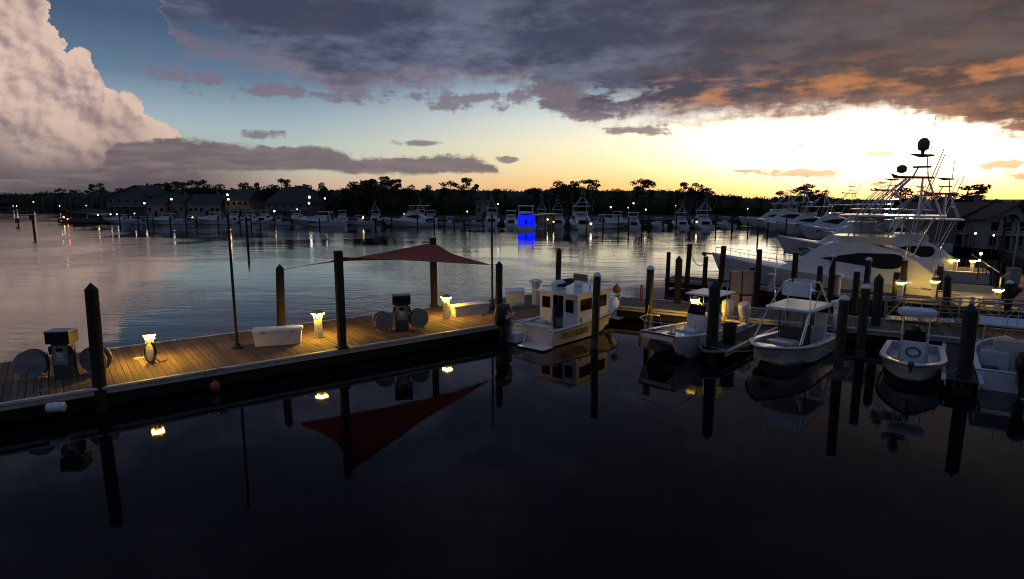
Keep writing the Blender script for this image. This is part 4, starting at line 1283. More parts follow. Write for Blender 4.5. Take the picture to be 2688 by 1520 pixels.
def yacht(name, label, L=15.0, B=4.8, tower=True, tall=1.0, far=False, dome=True, hull_m=None, cat='yacht', group=None, cockpit_lit=None, k=None):
    """x from the transom forward; a raised bow, a house with black teardrop windows, flybridge, hardtop and tower"""
    o = thing(name, label, cat, group=group)
    k = k or L / 15.0
    n = 12 if far else 20
    mh = hull_m or M_WHITE

    def hb(t): return B / 2 * (.92 + .08 * math.sin(math.pi / 2 * min(1, t / .4))) if t < .45 else B / 2 * (1 - ((t - .45) / .55) ** 2.3) + .02

    def zs(t): return (1.15 + .25 * min(1, max(0, t - .22) * 8) + 1.25 * max(0, t - .25) ** 1.5 * 1.35) * k

    rings = []
    for i in range(n + 1):
        t = i / n; h = hb(t); z = zs(t)
        c = h * .86 * (1 - .55 * max(0, (t - .4) / .6) ** 1.4)
        zk = -.6 + (z * .45 + .6) * max(0, (t - .7) / .3) ** 2.4
        side = [(t * L, h, z), (t * (L - .5 * k), (h * .55 + c * .45), z * .55), (t * (L - 1.1 * k), c, .1 + .35 * t ** 3)]
        rings.append(side + [(t * (L - 1.9 * k), 0, zk)] + [(x, -y, zz) for x, y, zz in reversed(side)])
    m = MB().loft(rings); m.add(rings[0], [tuple(range(7))])
    m.build('hull', mh, o, True)
    cz = .55 * k
    tt = [.24 + .76 * i / n for i in range(n + 1)]
    MB().loft([[(t * L, hb(t), zs(t) + .01), (t * L, 0, zs(t) + .12 * k), (t * L, -hb(t), zs(t) + .01)] for t in tt]).build('foredeck', M_WHITE, o, True)
    cw = MB()
    for s_ in (-1, 1):
        cw.loft([[(t * L, s_ * hb(t), zs(t) + .01), (t * L, s_ * (hb(t) - .28), zs(t) + .03), (t * L, s_ * (hb(t) - .30), cz)] for t in [i * .24 / 4 for i in range(5)]])
    cw.loft([[(t * L, hb(t) - .3, cz), (t * L, -hb(t) + .3, cz)] for t in (0.0, .24)])
    cw.box((.12, 0, .85 * k), (.2, B * .86, .62 * k))
    cw.build('cockpit', M_SCUFF, o)
    # house
    x0, x1 = .235 * L, .70 * L
    zt = 3.95 * k
    hw0, hw1 = B * .40, B * .335

    def side_y(z): return hw0 + (hw1 - hw0) * (z - 1.3 * k) / (zt - 1.3 * k)
    prof = []
    for (xa, z) in ((x0, 1.25 * k), (x0 + .1, 2.6 * k), (x0 - .5 * k, zt)):
        pass
    sect = [(x0 - .9 * k, .34), (x0, .62), (x0 + 1.0 * k, .80), (x0 + 2.4 * k, .95), (x0 + 3.4 * k, 1.0), (.50 * L, 1.0), (.545 * L, .90), (.62 * L, .50), (x1, .16)]
    rr_ = []
    for x, f in sect:
        zb = (1.28 + .9 * max(0, (x / L - .25)) ** 1.3) * k if x / L > .25 else 1.28 * k
        zz = zb + (zt - zb) * f
        w0 = hw0 * (1 - .25 * max(0, (x / L - .5) / .2) ** 1.5); w1 = side_y(zz) * (1 - .3 * max(0, (x / L - .5) / .2) ** 1.5)
        rr_.append([(x, w0, zb - .15 * k), (x, w1, zz - .06), (x, w1 - .12, zz), (x, -w1 + .12, zz), (x, -w1, zz - .06), (x, -w0, zb - .15 * k)])
    hm = MB().loft(rr_); hm.add(rr_[0], [tuple(range(6))]); hm.add(rr_[-1], [tuple(range(6))])
    hm.build('house', M_WHITE, o, True)
    for s_ in (-1, 1):
        top_, bot = [], []
        for i in range(17):
            t = i / 16
            f = math.sqrt(max(0, 1 - (1 - min(t / .16, 1)) ** 2))
            x = x0 + .6 * k + (.545 * L - x0 - .6 * k) * t
            zc = (2.86 - .12 * t) * k
            top_.append((x, zc + .46 * k * f * (1 - .9 * max(0, (t - .55) / .45))))
            bot.append((x, zc - .55 * k * f * (1 - max(0, (t - .25) / .75))))
        poly = bot[1:-1] + [top_[-1]] + top_[-2:0:-1] + [bot[0]]
        pts_o = [(x, s_ * (side_y(z) + .012), z) for x, z in poly]
        pts_i = [(x, s_ * (side_y(z) - .03), z) for x, z in poly]
        q = len(poly)
        MB().add(pts_o + pts_i, [tuple(range(q)), tuple(range(2 * q - 1, q - 1, -1))] + [(i, (i + 1) % q, q + (i + 1) % q, q + i) for i in range(q)]).build('side_window', M_GLASS, o)
    # dark raked windscreen band over the front of the house
    wr = []
    for x, f in ((.555 * L, .84), (.66 * L, .33)):
        zb = (1.28 + .9 * (x / L - .25) ** 1.3) * k
        zz = zb + (zt - zb) * f
        w1 = side_y(zz) * (1 - .3 * ((x / L - .5) / .2) ** 1.5) - .12
        wr.append([(x, w1 * .92, zz + .035), (x, 0, zz + .05), (x, -w1 * .92, zz + .035)])
    MB().loft(wr).build('windscreen', M_GLASS if far else M_WHITE, o)
    MB().box((x0 - .93 * k, 0, 1.75 * k), (.06, B * .5, 1.0 * k)).build('saloon_door', cockpit_lit or M_GLASS, o)
    # flybridge and hardtop
    fb = MB().loft([[(x, s_ * w, z) for x, s_ in ((x0 + 1.4 * k, -1), (x0 + 1.4 * k, 1), (.48 * L, 1), (.515 * L, .55), (.515 * L, -.55), (.48 * L, -1))] for w, z in ((hw1 * .96, zt - .12), (hw1 * 1.0, zt + .10), (hw1 * 1.05, zt + .42 * k))], closed=True)
    fb.build('flybridge', M_WHITE, o)
    zh = 5.75 * k
    MB().rbox(((x0 - 1.3 * k + .50 * L) / 2, 0, zh), (.50 * L - x0 + 1.3 * k, B * .74, .12 * k), .04).build('hardtop', M_WHITE, o)
    for s_ in (-1, 1):
        for x, xo in ((x0 + .3 * k, -1.0), (x0 + 1.8 * k, -.9), (x0 + 2.6 * k, .9), (.46 * L, -.1)):
            MB().cyl((x, s_ * hw1 * .98, zt + (.3 if x > x0 + k else -.9) * k), (x + xo * k, s_ * B * .33, zh), .05 * k, n=6).build('hardtop_leg', M_ALU, o)
    if not far:
        for s_ in (-1, 1):
            MB().box(((x0 + .45 * L) / 2 + .9 * k, s_ * hw1 * 1.0, zt + 1.05 * k), (.45 * L - x0 - 2.0 * k, .02, 1.3 * k)).build('clear_curtain', M_CURTAIN, o)
        MB().rbox((.40 * L, 0, zt + 1.0 * k), (.7, 1.6, .6), .06).build('helm_console', M_PLASTIC, o)
    # tower
    if tower:
        z1, z2, z3 = zh + 3.2 * k * tall, zh + 4.2 * k * tall, zh + 5.2 * k * tall
        xm = x0 + .3 * k
        for s_ in (-1, 1):
            for xb, xt in ((x0 - 1.0 * k, xm - .4 * k), (x0 + .2 * k, xm - .1 * k), (.44 * L, xm + .8 * k), (.40 * L, xm + .6 * k)):
                MB().tube([(xb, s_ * B * .34, zh), (xt, s_ * .55 * k, z1)], .045 * k, 6).build('tower_leg', M_ALU, o)
            MB().tube([(xm - .4 * k, s_ * .5 * k, z1), (xm - .2 * k, s_ * .3 * k, z3)], .03 * k, 6).build('tower_mast', M_ALU, o)
            MB().tube([(xm + .5 * k, s_ * .5 * k, z1), (xm + .2 * k, s_ * .3 * k, z2)], .03 * k, 6).build('tower_mast', M_ALU, o)
            MB().tube([(x0 + .8 * k, s_ * B * .46, 1.9 * k), (x0 + .3 * k, s_ * B * .52, zh), (x0 - .8 * k, s_ * B * .62, zh + 5.4 * k * tall)], .035 * k, 6).build('outrigger', M_ALU, o)
        MB().tube([(xm - .7 * k, -.9 * k, zh + 1.6 * k * tall), (xm - .7 * k, .9 * k, zh + 1.6 * k * tall)], .03 * k, 6).build('tower_spreader', M_ALU, o)
        MB().prism_y([(xm - .7 * k, z1), (xm + 1.5 * k, z1 + .05), (xm + 1.7 * k, z1 + .4 * k), (xm + 1.2 * k, z1 + .2 * k), (xm - .7 * k, z1 + .12)], -.6 * k, .6 * k).build('tower_platform', M_DGREY, o)
        MB().rbox((xm, 0, z2), (1.0 * k, .9 * k, .1 * k), .02).build('sun_shade', M_DGREY, o)
        MB().prism_y([(xm - .6 * k, z3), (xm + .8 * k, z3 + .12), (xm + .2 * k, z3 - .14), (xm - .6 * k, z3 - .08)], -.5 * k, .5 * k).build('antenna_deck', M_DGREY, o)
        if dome:
            MB().lathe([(.10, 0), (.12, .22), (.32, .32), (.36, .6), (.34, .85), (.2, 1.05), (.05, 1.1)], (xm + .05, 0, z3 + .06), 14).build('satellite_dome', M_DGREY, o, True)
            MB().lathe([(.1, 0), (.3, .1), (.3, .42), (.12, .55)], (xm + 1.1 * k, .2, z1 + .4), 12).build('radar_dome', M_DGREY, o, True)
        for s_ in (-.35, 0, .4):
            MB().cyl((xm - .4, s_, z3), (xm - .45, s_, z3 + 2.4 * k), .015, .008, 5).build('whip_antenna', M_ALU, o)
    # bow rail, anchor
    if not far:
        rp_ = [(t * L, hb(t) - .08, zs(t) + .62) for t in [.62, .7, .78, .86, .93, .985]]
        MB().tube(rp_ + [(x, -y, z) for x, y, z in reversed(rp_)], .022, 6).build('bow_rail', M_ALU, o)
        for x, y, z in rp_:
            for s_ in (-1, 1): MB().cyl((x, s_ * y, z - .62), (x, s_ * y, z), .016, n=5).build('rail_post', M_ALU, o)
    MB().prism_y([(L - .5, zs(1) + .02), (L + .75 * k, zs(1) + .10), (L + .85 * k, zs(1) - .05), (L + .55 * k, zs(1) - .3), (L + .45 * k, zs(1) - .05), (L - .5, zs(1) - .08)], -.12, .12).build('anchor_pulpit', M_DGREY, o)
    return o


T3A = math.atan2(T3.y, T3.x)
hero = yacht('sportfishing_yacht', 'big white sportfishing yacht with black window band and tall tower', 18.6, 5.2, tall=.76, k=1.04)
q = g(2338, 757, DZ) + T3 * 3.4
hero.location = (q.x + N3.x * 5.0, q.y + N3.y * 5.0, 0); hero.rotation_euler = (0, 0, T3A + math.pi)
MB().tube([(4.0, 2.66, 1.35), (2.2, 2.7, 1.1), (.2, 2.5, .75)], .03, 6).build('spring_line', M_DROPE, hero)
for y in (-.3, .3): MB().tube([(-.02, 1.6 + y, .5), (-.1, 1.6 + y, 2.2), (-.5, 1.6 + y, 2.6)], .025, 6).build('boarding_ladder', M_ALU, hero)
# bow rope slung to the tall piling
a_, b_ = at(1738, 640, g(1727, 712, DZ).y), hero.matrix_basis @ Vector((18.9, 0, 2.3))
ro = thing('bow_rope', 'slack rope from the big yacht bow to the tallest piling of the cluster', 'rope', a_)
MB().tube([(a_.lerp(b_, t) - a_) - Vector((0, 0, .8 * 4 * t * (1 - t))) for t in [i / 14 for i in range(15)]], .03, 6).build('strand', M_DROPE, ro)

y2 = yacht('sportfishing_yacht', 'white yacht behind the big yacht stern, pale green light along its deck', 14.0, 4.6, tall=.72, dome=False)
q = g(2480, 712, 0)
y2.location = (q.x, q.y, 0); y2.rotation_euler = (0, 0, T3A + math.pi + .06)
M_TEAL = mat('deck_strip_light', (.5, .8, .7), .4, emit=(.55, 1.0, .85), estr=1.1)
MB().box((6.5, 2.24, 1.55), (3.4, .05, .12)).build('deck_light_strip', M_TEAL, y2)

yf = yacht('sportfishing_yacht', '', 15.5, 4.8, tower=True, tall=.62, far=True, dome=False, group='yachts moored in a row on the right')
row = [('nearest yacht of the right-hand row, pale green light at its rail', 1950, 645, .0), ('second yacht of the right-hand row, behind the black window band', 2065, 622, .02),
       ('third yacht of the right-hand row, tower against the pine trees', 2010, 604, -.02), ('fourth yacht of the right-hand row counting from the camera', 1962, 592, .03),
       ('fifth yacht of the right-hand row, bow left of the dock lamp', 1915, 583, 0), ('sixth yacht of the right-hand row, near the far corner', 1880, 575, .03),
       ('farthest yacht of the right-hand row, beside the open water', 1856, 569, -.02)]
for i, (lab, vx, vy, da) in enumerate(row):
    bow = g(vx, vy, 0)
    hd = T3A + math.pi + da + .08
    o = place(yf, USED, lab, (bow.x - math.cos(hd) * 15.5, bow.y - math.sin(hd) * 15.5, 0), hd)
    sc_ = (1.0, .94, 1.04, 1.0, .92, 1.06, .97)[i]
    o.scale = (1, 1, sc_)
sk = g(1985, 637, 1.2)
M_GREENL = mat('green_rail_light', (.5, .8, .6), .4, emit=(.6, 1.0, .75), estr=2.5)

# ------------------------------------------------------------------ far shore land
shore = [(-2600, 520), (-420, 430), (-330, 392), (-215, 345), (-160, 250), (-118, 205), (-62, 186), (0, 176), (42, 178), (84, 182), (98, 172), (90, 150), (80, 122), (66, 95), (63, 76), (54, 62), (47, 51), (44, 44),
         (36, 31), (33, 12), (60, -20), (2600, -20), (2600, 3000), (-2600, 3000)]
lm = MB().prism(shore, -1.0, .75)
tag(lm.build('land', M_GRASS), kind='structure')


def far_at(vx, vy, Y): return at(vx, vy, Y)


# ------------------------------------------------------------------ trees
random.seed(11)


def leaf_cards(mb, c, r, n, size, flat=1.0):
    for _ in range(n):
        while True:
            p = Vector((random.uniform(-1, 1), random.uniform(-1, 1), random.uniform(-1, 1)))
            if .15 < p.length < 1: break
        p = Vector((p.x * r, p.y * r, p.z * r * flat)) + c
        a = Vector((random.gauss(0, 1), random.gauss(0, 1), random.gauss(0, 1))).normalized()
        b = a.orthogonal().normalized() * size * random.uniform(.5, 1.2)
        d = a.cross(b).normalized() * size * random.uniform(.4, 1.0)
        mb.add([p - b, p - d * .8, p + b, p + d], [(0, 1, 2, 3)])


def make_tree(kind, seed):
    random.seed(seed)
    o = thing('pine_tree' if kind == 'pine' else 'broadleaf_tree', '', 'tree', group='trees along the far shore')
    tr, cr = MB(), MB()
    H = 10.0
    if kind == 'pine':
        bend = random.uniform(-.5, .5)
        spine = [(bend * (z / H) ** 2, random.uniform(-.1, .1), z) for z in (0, 2.5, 5, 7.5, 9.4)]
        tr.tube(spine, [.24, .2, .17, .12, .05], 7)
        tips = []
        for i in range(random.randint(9, 12)):
            z = random.uniform(5.2, 9.2); a = random.uniform(0, 6.28); l = random.uniform(.9, 2.3) * (1.15 - .07 * (z - 5))
            p0 = Vector((bend * (z / H) ** 2, 0, z)); p1 = p0 + Vector((math.cos(a) * l, math.sin(a) * l, random.uniform(.1, .7)))
            tr.tube([p0, p0.lerp(p1, .5) + Vector((0, 0, -.08)), p1], [.07, .05, .02], 5)
            tips.append(p1)
        tips.append(Vector(spine[-1]))
        for t in tips:
            leaf_cards(cr, t, random.uniform(.65, 1.2), 95, .24, .62)
    else:
        tr.tube([(0, 0, 0), (.1, 0, 1.8), (0, .1, 3.4)], [.32, .26, .2], 7)
        for i in range(16):
            a = random.uniform(0, 6.28); rr = random.uniform(0, 2.9); z = random.uniform(3.4, 9.0) - rr * .5
            p1 = Vector((math.cos(a) * rr, math.sin(a) * rr, z))
            tr.tube([(0, 0, 3.2), Vector((0, 0, 3.2)).lerp(p1, .5) + Vector((0, 0, .3)), p1], [.13, .08, .03], 5)
            leaf_cards(cr, p1, random.uniform(.9, 1.5), 90, .30, .75)
    tr.build('trunk', M_BARK, o, True)
    cr.build('crown', M_LEAF, o)
    return o


pines = [make_tree('pine', 21 + i) for i in range(5)]
oaks = [make_tree('oak', 51 + i) for i in range(4)]


def tree(label, vx, vtop, Y, kind='p', k=0, wide=1.0):
    top_ = at(vx, vtop, Y)
    h = top_.z - .7
    pr = (pines if kind == 'p' else oaks)[k % (5 if kind == 'p' else 4)]
    o = place(pr, USED, label, (top_.x, Y, .7), random.uniform(0, 6.28))
    s_ = h / (9.9 if kind == 'p' else 9.6)
    o.scale = (s_ * wide, s_ * wide, s_)
    return o


TREES = [
    ('pine at the far left end of the shore, low against the grey cloud', 150, 474, 340, 'p', 0, .9), ('small pine left of the twin pines at far left', 185, 478, 330, 'p', 3, .8),
    ('left one of the twin pines left of the grey-roofed house', 234, 465, 300, 'p', 1, 1.0), ('right one of the twin pines left of the grey-roofed house', 252, 461, 298, 'p', 2, 1.0),
    ('rounded dark tree just left of the grey-roofed house', 297, 468, 250, 'o', 0, 1.0), ('lone pine right of the grey-roofed house ridge', 390, 463, 240, 'p', 3, .8),
    ('tall round pine above the first porch light', 417, 450, 230, 'o', 1, .8), ('pine leaning beside the tall round pine', 440, 456, 232, 'p', 4, 1.1),
    ('flat-topped pine above the long low house', 482, 454, 228, 'p', 0, 1.2), ('flat-topped pine right of its twin above the long low house', 508, 452, 226, 'p', 2, 1.1),
    ('dark spreading tree left of the tan lit house', 545, 459, 222, 'o', 2, 1.2), ('broad dark tree behind the tan lit house', 606, 457, 225, 'o', 3, 1.5),
    ('small pointed tree right of the tan house gable', 642, 461, 222, 'p', 1, .8), ('spreading tree left of the hip-roofed house', 682, 458, 225, 'o', 0, 1.3),
    ('crooked pine standing over the hip-roofed house', 708, 449, 218, 'p', 4, .9), ('dark tree right of the hip-roofed house', 765, 455, 220, 'o', 1, .9),
    ('narrow dark tree behind the starry floodlights', 810, 456, 220, 'o', 2, .8), ('low round tree left of the tall central grove', 862, 470, 215, 'o', 3, 1.2),
    ('left tree of the tall central grove', 893, 450, 214, 'o', 0, 1.1), ('tallest tree of the central grove, above the orange lamp', 925, 439, 212, 'o', 1, 1.1),
    ('right tree of the tall central grove', 962, 444, 214, 'p', 2, 1.6), ('ragged pine trailing right of the central grove', 990, 452, 213, 'p', 3, 1.0),
    ('round tree right of the central grove', 1030, 462, 216, 'o', 2, 1.0), ('low round tree before the two slim pines', 1080, 463, 216, 'o', 3, 1.0),
    ('left of the two slim pines left of the tower boats', 1132, 456, 214, 'p', 0, 1.1), ('right of the two slim pines, taller', 1178, 449, 213, 'p', 1, 1.0),
    ('low dark tree behind the leftmost tower boat', 1250, 469, 212, 'o', 0, 1.2), ('broad tree behind the blue-lit yacht', 1350, 464, 212, 'o', 1, 1.0),
    ('big flat-crowned tree right of the blue-lit yacht', 1410, 451, 210, 'o', 2, 1.2), ('wide dark tree above the white flybridge yacht', 1450, 453, 210, 'o', 3, 1.3),
    ('ragged pine at the right shoulder of the big grove', 1482, 451, 210, 'p', 4, 1.3), ('low tree in the dip right of the big grove', 1555, 469, 214, 'o', 0, 1.2),
    ('flat-topped pine with bare trunk, left of a pair', 1612, 451, 208, 'p', 0, 1.0), ('flat-topped pine with bare trunk, right of a pair', 1634, 453, 208, 'p', 3, .9),
    ('tall loose pine right of centre, left of two', 1722, 460, 205, 'p', 1, .9), ('tall loose pine right of centre, right of two', 1752, 460, 205, 'p', 2, 1.2),
    ('lacy pine sloping down beside the two loose pines', 1777, 472, 204, 'p', 4, 1.2), ('low tree left of the right-hand yacht row', 1852, 485, 200, 'o', 1, 1.3),
    ('pine glowing orange above the yacht row, leftmost', 1965, 480, 190, 'p', 0, 1.1), ('pine glowing orange above the middle of the yacht row', 2012, 470, 188, 'p', 3, 1.2),
    ('tallest orange-lit pine above the yacht row', 2045, 464, 186, 'p', 1, 1.1), ('dark narrow tree right of the tallest orange-lit pine', 2072, 474, 188, 'o', 2, .8),
    ('backlit tree behind the big yacht tower', 2283, 472, 140, 'p', 2, 1.5), ('small backlit tree right of the big yacht tower', 2345, 484, 140, 'p', 4, 1.2),
    ('wide backlit pine glowing orange above the townhouses', 2428, 467, 118, 'p', 1, 1.9), ('low tree behind the left townhouse roof', 2380, 492, 120, 'o', 3, 1.0),
]
for (lab, vx, vy, Y, kd, k, wd) in TREES: tree(lab, vx, vy, Y, kd, k, wd)

# the rest of the wood: one dark mass
random.seed(5)
prof = [(-700, 488), (-60, 490), (0, 488), (60, 487), (110, 481), (160, 482), (215, 480), (260, 478), (300, 474), (360, 476), (420, 472), (480, 470), (540, 470), (600, 470), (660, 470), (700, 471), (760, 470), (840, 474),
        (880, 466), (930, 460), (980, 466), (1040, 470), (1100, 470), (1160, 470), (1200, 473), (1260, 473), (1320, 476), (1360, 470), (1420, 464), (1470, 466), (1520, 474), (1580, 472), (1640, 474),
        (1700, 474), (1760, 476), (1820, 488), (1880, 494), (1940, 494), (2000, 488), (2060, 488), (2120, 496), (2240, 500), (2400, 500), (2700, 500), (3500, 498)]


def prof_y(x):
    for (a, b), (c, d) in zip(prof, prof[1:]):
        if a <= x <= c: return b + (d - b) * (x - a) / (c - a)
    return 490


wood = MB()
x = -700.0
while x < 3500:
    Y = 420 if x < 60 else (420 - (x - 60) * .75 if x < 300 else 236)
    if x > 1800: Y = max(236 - (x - 1800) * .09, 150)
    Y += random.uniform(-10, 14)
    tp_ = at(x, prof_y(x) + random.uniform(-1.5, 3.5), Y)
    h = max(tp_.z - .7, 3.0)
    rw = random.uniform(2.2, 4.6)
    ico = []
    core = [[(tp_.x + rw * f * math.cos(a) * random.uniform(.85, 1.15), Y + rw * f * math.sin(a), .6 + h * zz * random.uniform(.95, 1.05)) for a in [2 * math.pi * i / 7 for i in range(7)]] for f, zz in ((.9, 0), (1.05, .4), (.85, .7), (.3, .9))]
    wood.loft(core, closed=True)
    for _ in range(4):
        c = Vector((tp_.x + random.uniform(-rw, rw) * .8, Y + random.uniform(-rw, rw) * .5, .7 + h * random.uniform(.62, .88)))
        leaf_cards(wood, c, random.uniform(1.0, 1.9) * (Y / 236), 26, .42 * (Y / 236) ** .5, .8)
    x += random.uniform(7, 11) * 236 / Y
tag(wood.build('woodland', M_LEAF), 'continuous dark wood along the far shore below the separate tree tops', 'woodland', kind='stuff')

# ------------------------------------------------------------------ houses


def house(label, vx0, vx1, v_eave, v_ridge, Y, depth, wall, hip=False, ridge_x=True, base=.7, wins=4, floors=2, rz=0.0, cat='house', name='house', skew=.5, group=None, mroof=None):
    """front faces the camera; widths and heights from the picture at distance Y"""
    a, b = at(vx0, 500, Y), at(vx1, 500, Y)
    W = b.x - a.x
    ze, zr = at(vx0, v_eave, Y).z - base, at(vx0, v_ridge, Y + depth * .5).z - base
    o = thing(name, label, cat, ((a.x + b.x) / 2, Y, base), rz, group)
    wl_ = MB().box((0, depth / 2, ze / 2), (W, depth, ze))
    if not hip and ridge_x is False:       # gable towards the camera
        wl_.add([(-W / 2, 0, ze), (W / 2, 0, ze), (W * (skew - .5), 0, zr), (-W / 2, depth, ze), (W / 2, depth, ze), (W * (skew - .5), depth, zr)], [(0, 1, 2), (5, 4, 3)])
    wl_.build('wall', wall, o)
    e = .4
    rf = MB()
    if hip:
        r = W * .22
        rf.add([(-W / 2 - e, -e, ze), (W / 2 + e, -e, ze), (W / 2 + e, depth + e, ze), (-W / 2 - e, depth + e, ze), (-r, depth / 2, zr), (r, depth / 2, zr)], [(0, 1, 5, 4), (1, 2, 5), (2, 3, 4, 5), (3, 0, 4), (3, 2, 1, 0)])
    elif ridge_x:
        rf.add([(-W / 2 - e, -e, ze - .1), (W / 2 + e, -e, ze - .1), (W / 2 + e, depth + e, ze - .1), (-W / 2 - e, depth + e, ze - .1), (-W / 2 - e, depth / 2, zr), (W / 2 + e, depth / 2, zr)], [(0, 1, 5, 4), (2, 3, 4, 5), (1, 2, 5), (3, 0, 4)])
    else:
        x = W * (skew - .5)
        for (p, q_) in (((-W / 2 - e, ze - .2), (x, zr)), ((x, zr), (W / 2 + e, ze - .2))):
            rf.add([(p[0], -e, p[1]), (q_[0], -e, q_[1]), (q_[0], depth + e, q_[1]), (p[0], depth + e, p[1]), (p[0], -e, p[1] + .22), (q_[0], -e, q_[1] + .22), (q_[0], depth + e, q_[1] + .22), (p[0], depth + e, p[1] + .22)],
                   [(0, 1, 2, 3), (7, 6, 5, 4), (0, 4, 5, 1), (2, 6, 7, 3), (1, 5, 6, 2), (0, 3, 7, 4)])
    roof = rf.build('roof', mroof or M_ROOF, o)
    MB().box((W * .2, depth * .55, zr + .2), (.7, .7, 1.6)).build('chimney', M_WALL3, roof)
    for f in range(floors):
        zc = ze * (f + .55) / floors
        for i in range(wins):
            x = W * ((i + .5) / wins - .5)
            if f == 0 and i == wins // 2:
                d_ = MB().box((x, -.03, 1.05), (1.0, .06, 2.1)).build('door', M_DOOR, o)
                MB().box((x + .38, -.08, 1.05), (.05, .05, .12)).build('handle', M_ALU, d_)
                continue
            w_ = MB().box((x, -.02, zc), (1.25, .06, 1.35)).build('window', M_TRIM, o)
            MB().box((x, -.055, zc), (1.05, .02, 1.15)).build('pane', M_GLASS, w_)
    if floors > 1:
        MB().box((0, -.7, ze / 2), (W * .9, 1.4, .15)).build('balcony', M_TRIM, o)
        MB().box((0, -1.38, ze / 2 + .95), (W * .9, .06, .07)).build('balcony_rail', M_TRIM, o)
        for i in range(6):
            MB().cyl((W * .9 * (i / 5 - .5), -1.36, 0), (W * .9 * (i / 5 - .5), -1.36, ze / 2 + .95), .07, n=6).build('balcony_post', M_TRIM, o)
    return o


house('grey-roofed two-storey house, leftmost of the far shore houses', 268, 372, 494, 468, 214, 14, M_WALL3, ridge_x=False, skew=.72, wins=5)
house('small cottage with lit porch right of the grey-roofed house', 366, 412, 512, 496, 206, 9, M_WALL, ridge_x=True, wins=3, floors=1)
house('pale cottage behind the second porch light', 414, 462, 508, 490, 208, 9, M_WALL2, ridge_x=True, wins=3, floors=1)
house('long low white house left of the tan house', 470, 552, 512, 488, 204, 11, M_WALL, ridge_x=True, wins=6, floors=1)
house('tan house lit up by floodlights on its wall', 566, 624, 502, 476, 202, 12, M_WALL2, ridge_x=True, wins=4)
house('wide hip-roofed house behind the blue-glowing boat', 664, 782, 510, 470, 204, 15, M_WALL3, hip=True, wins=6)
house('small pale house among trees left of the tower boats', 1196, 1226, 512, 503, 196, 8, M_WALL, ridge_x=True, wins=2, floors=1)
th1 = house('townhouse with slanting roof beside the yacht outrigger', 2338, 2420, 560, 512, 92, 12, M_WALL3, ridge_x=False, skew=.96, wins=3, group='townhouses on the right', mroof=M_ROOF2)
th2 = house('middle townhouse with balcony at the right edge', 2410, 2492, 552, 512, 80, 12, M_WALL3, ridge_x=False, skew=.98, wins=3, group='townhouses on the right', mroof=M_ROOF2)
th3 = house('rightmost townhouse cut by the picture edge', 2494, 2590, 552, 513, 76, 12, M_WALL, ridge_x=False, skew=.7, wins=3, group='townhouses on the right', mroof=M_ROOF2)

# low palm by the townhouses
q = at(2528, 545, 68)
pm = thing('palm_tree', 'dark palm in front of the right-hand townhouse', 'tree', (q.x, 68, .75))
hp = q.z - .75
MB().tube([(0, 0, 0), (.1, 0, hp * .5), (.05, 0, hp)], [.2, .15, .13], 7).build('trunk', M_BARK, pm, True)
cr = MB()
for i in range(15):
    a = i * 2.4; l = 1.7
    for sgn in (-1, 1):
        P = [Vector((math.cos(a) * l * t, math.sin(a) * l * t, hp + .5 * math.sin(2.2 * t) * (1 - .3 * (i % 3)) - .9 * t * t)) for t in (0, .35, .7, 1)]
        sd = Vector((-math.sin(a), math.cos(a), -.35 * 1)) * .28 * sgn
        cr.add(P + [p + sd * w for p, w in zip(P, (.2, 1, .8, .1))], [(0, 1, 5, 4), (1, 2, 6, 5), (2, 3, 7, 6)])
cr.build('crown', M_LEAF, pm)

# ------------------------------------------------------------------ far docks and boats
far_dock = thing('far_dock', 'low dark dock running along the far shore behind the moored boats', 'dock', (0, 0, 0))
dp = [g(150, 556, 0), g(380, 556, 0), g(760, 560, 0), g(1000, 562, 0), g(1330, 566, 0), g(1600, 566, 0), g(1850, 570, 0)]
for i, (a, b) in enumerate(zip(dp, dp[1:])):
    d = b - a
    o = bpy.data.objects.new('walkway', MB().box((0, 0, .55), (d.length, 2.2, .35)).mesh('walkway', M_TIMBER2)); COL.objects.link(o)
    o.parent = far_dock; o.location = (a + b) / 2; o.rotation_euler = (0, 0, math.atan2(d.y, d.x)); o.location.z += .004 * i

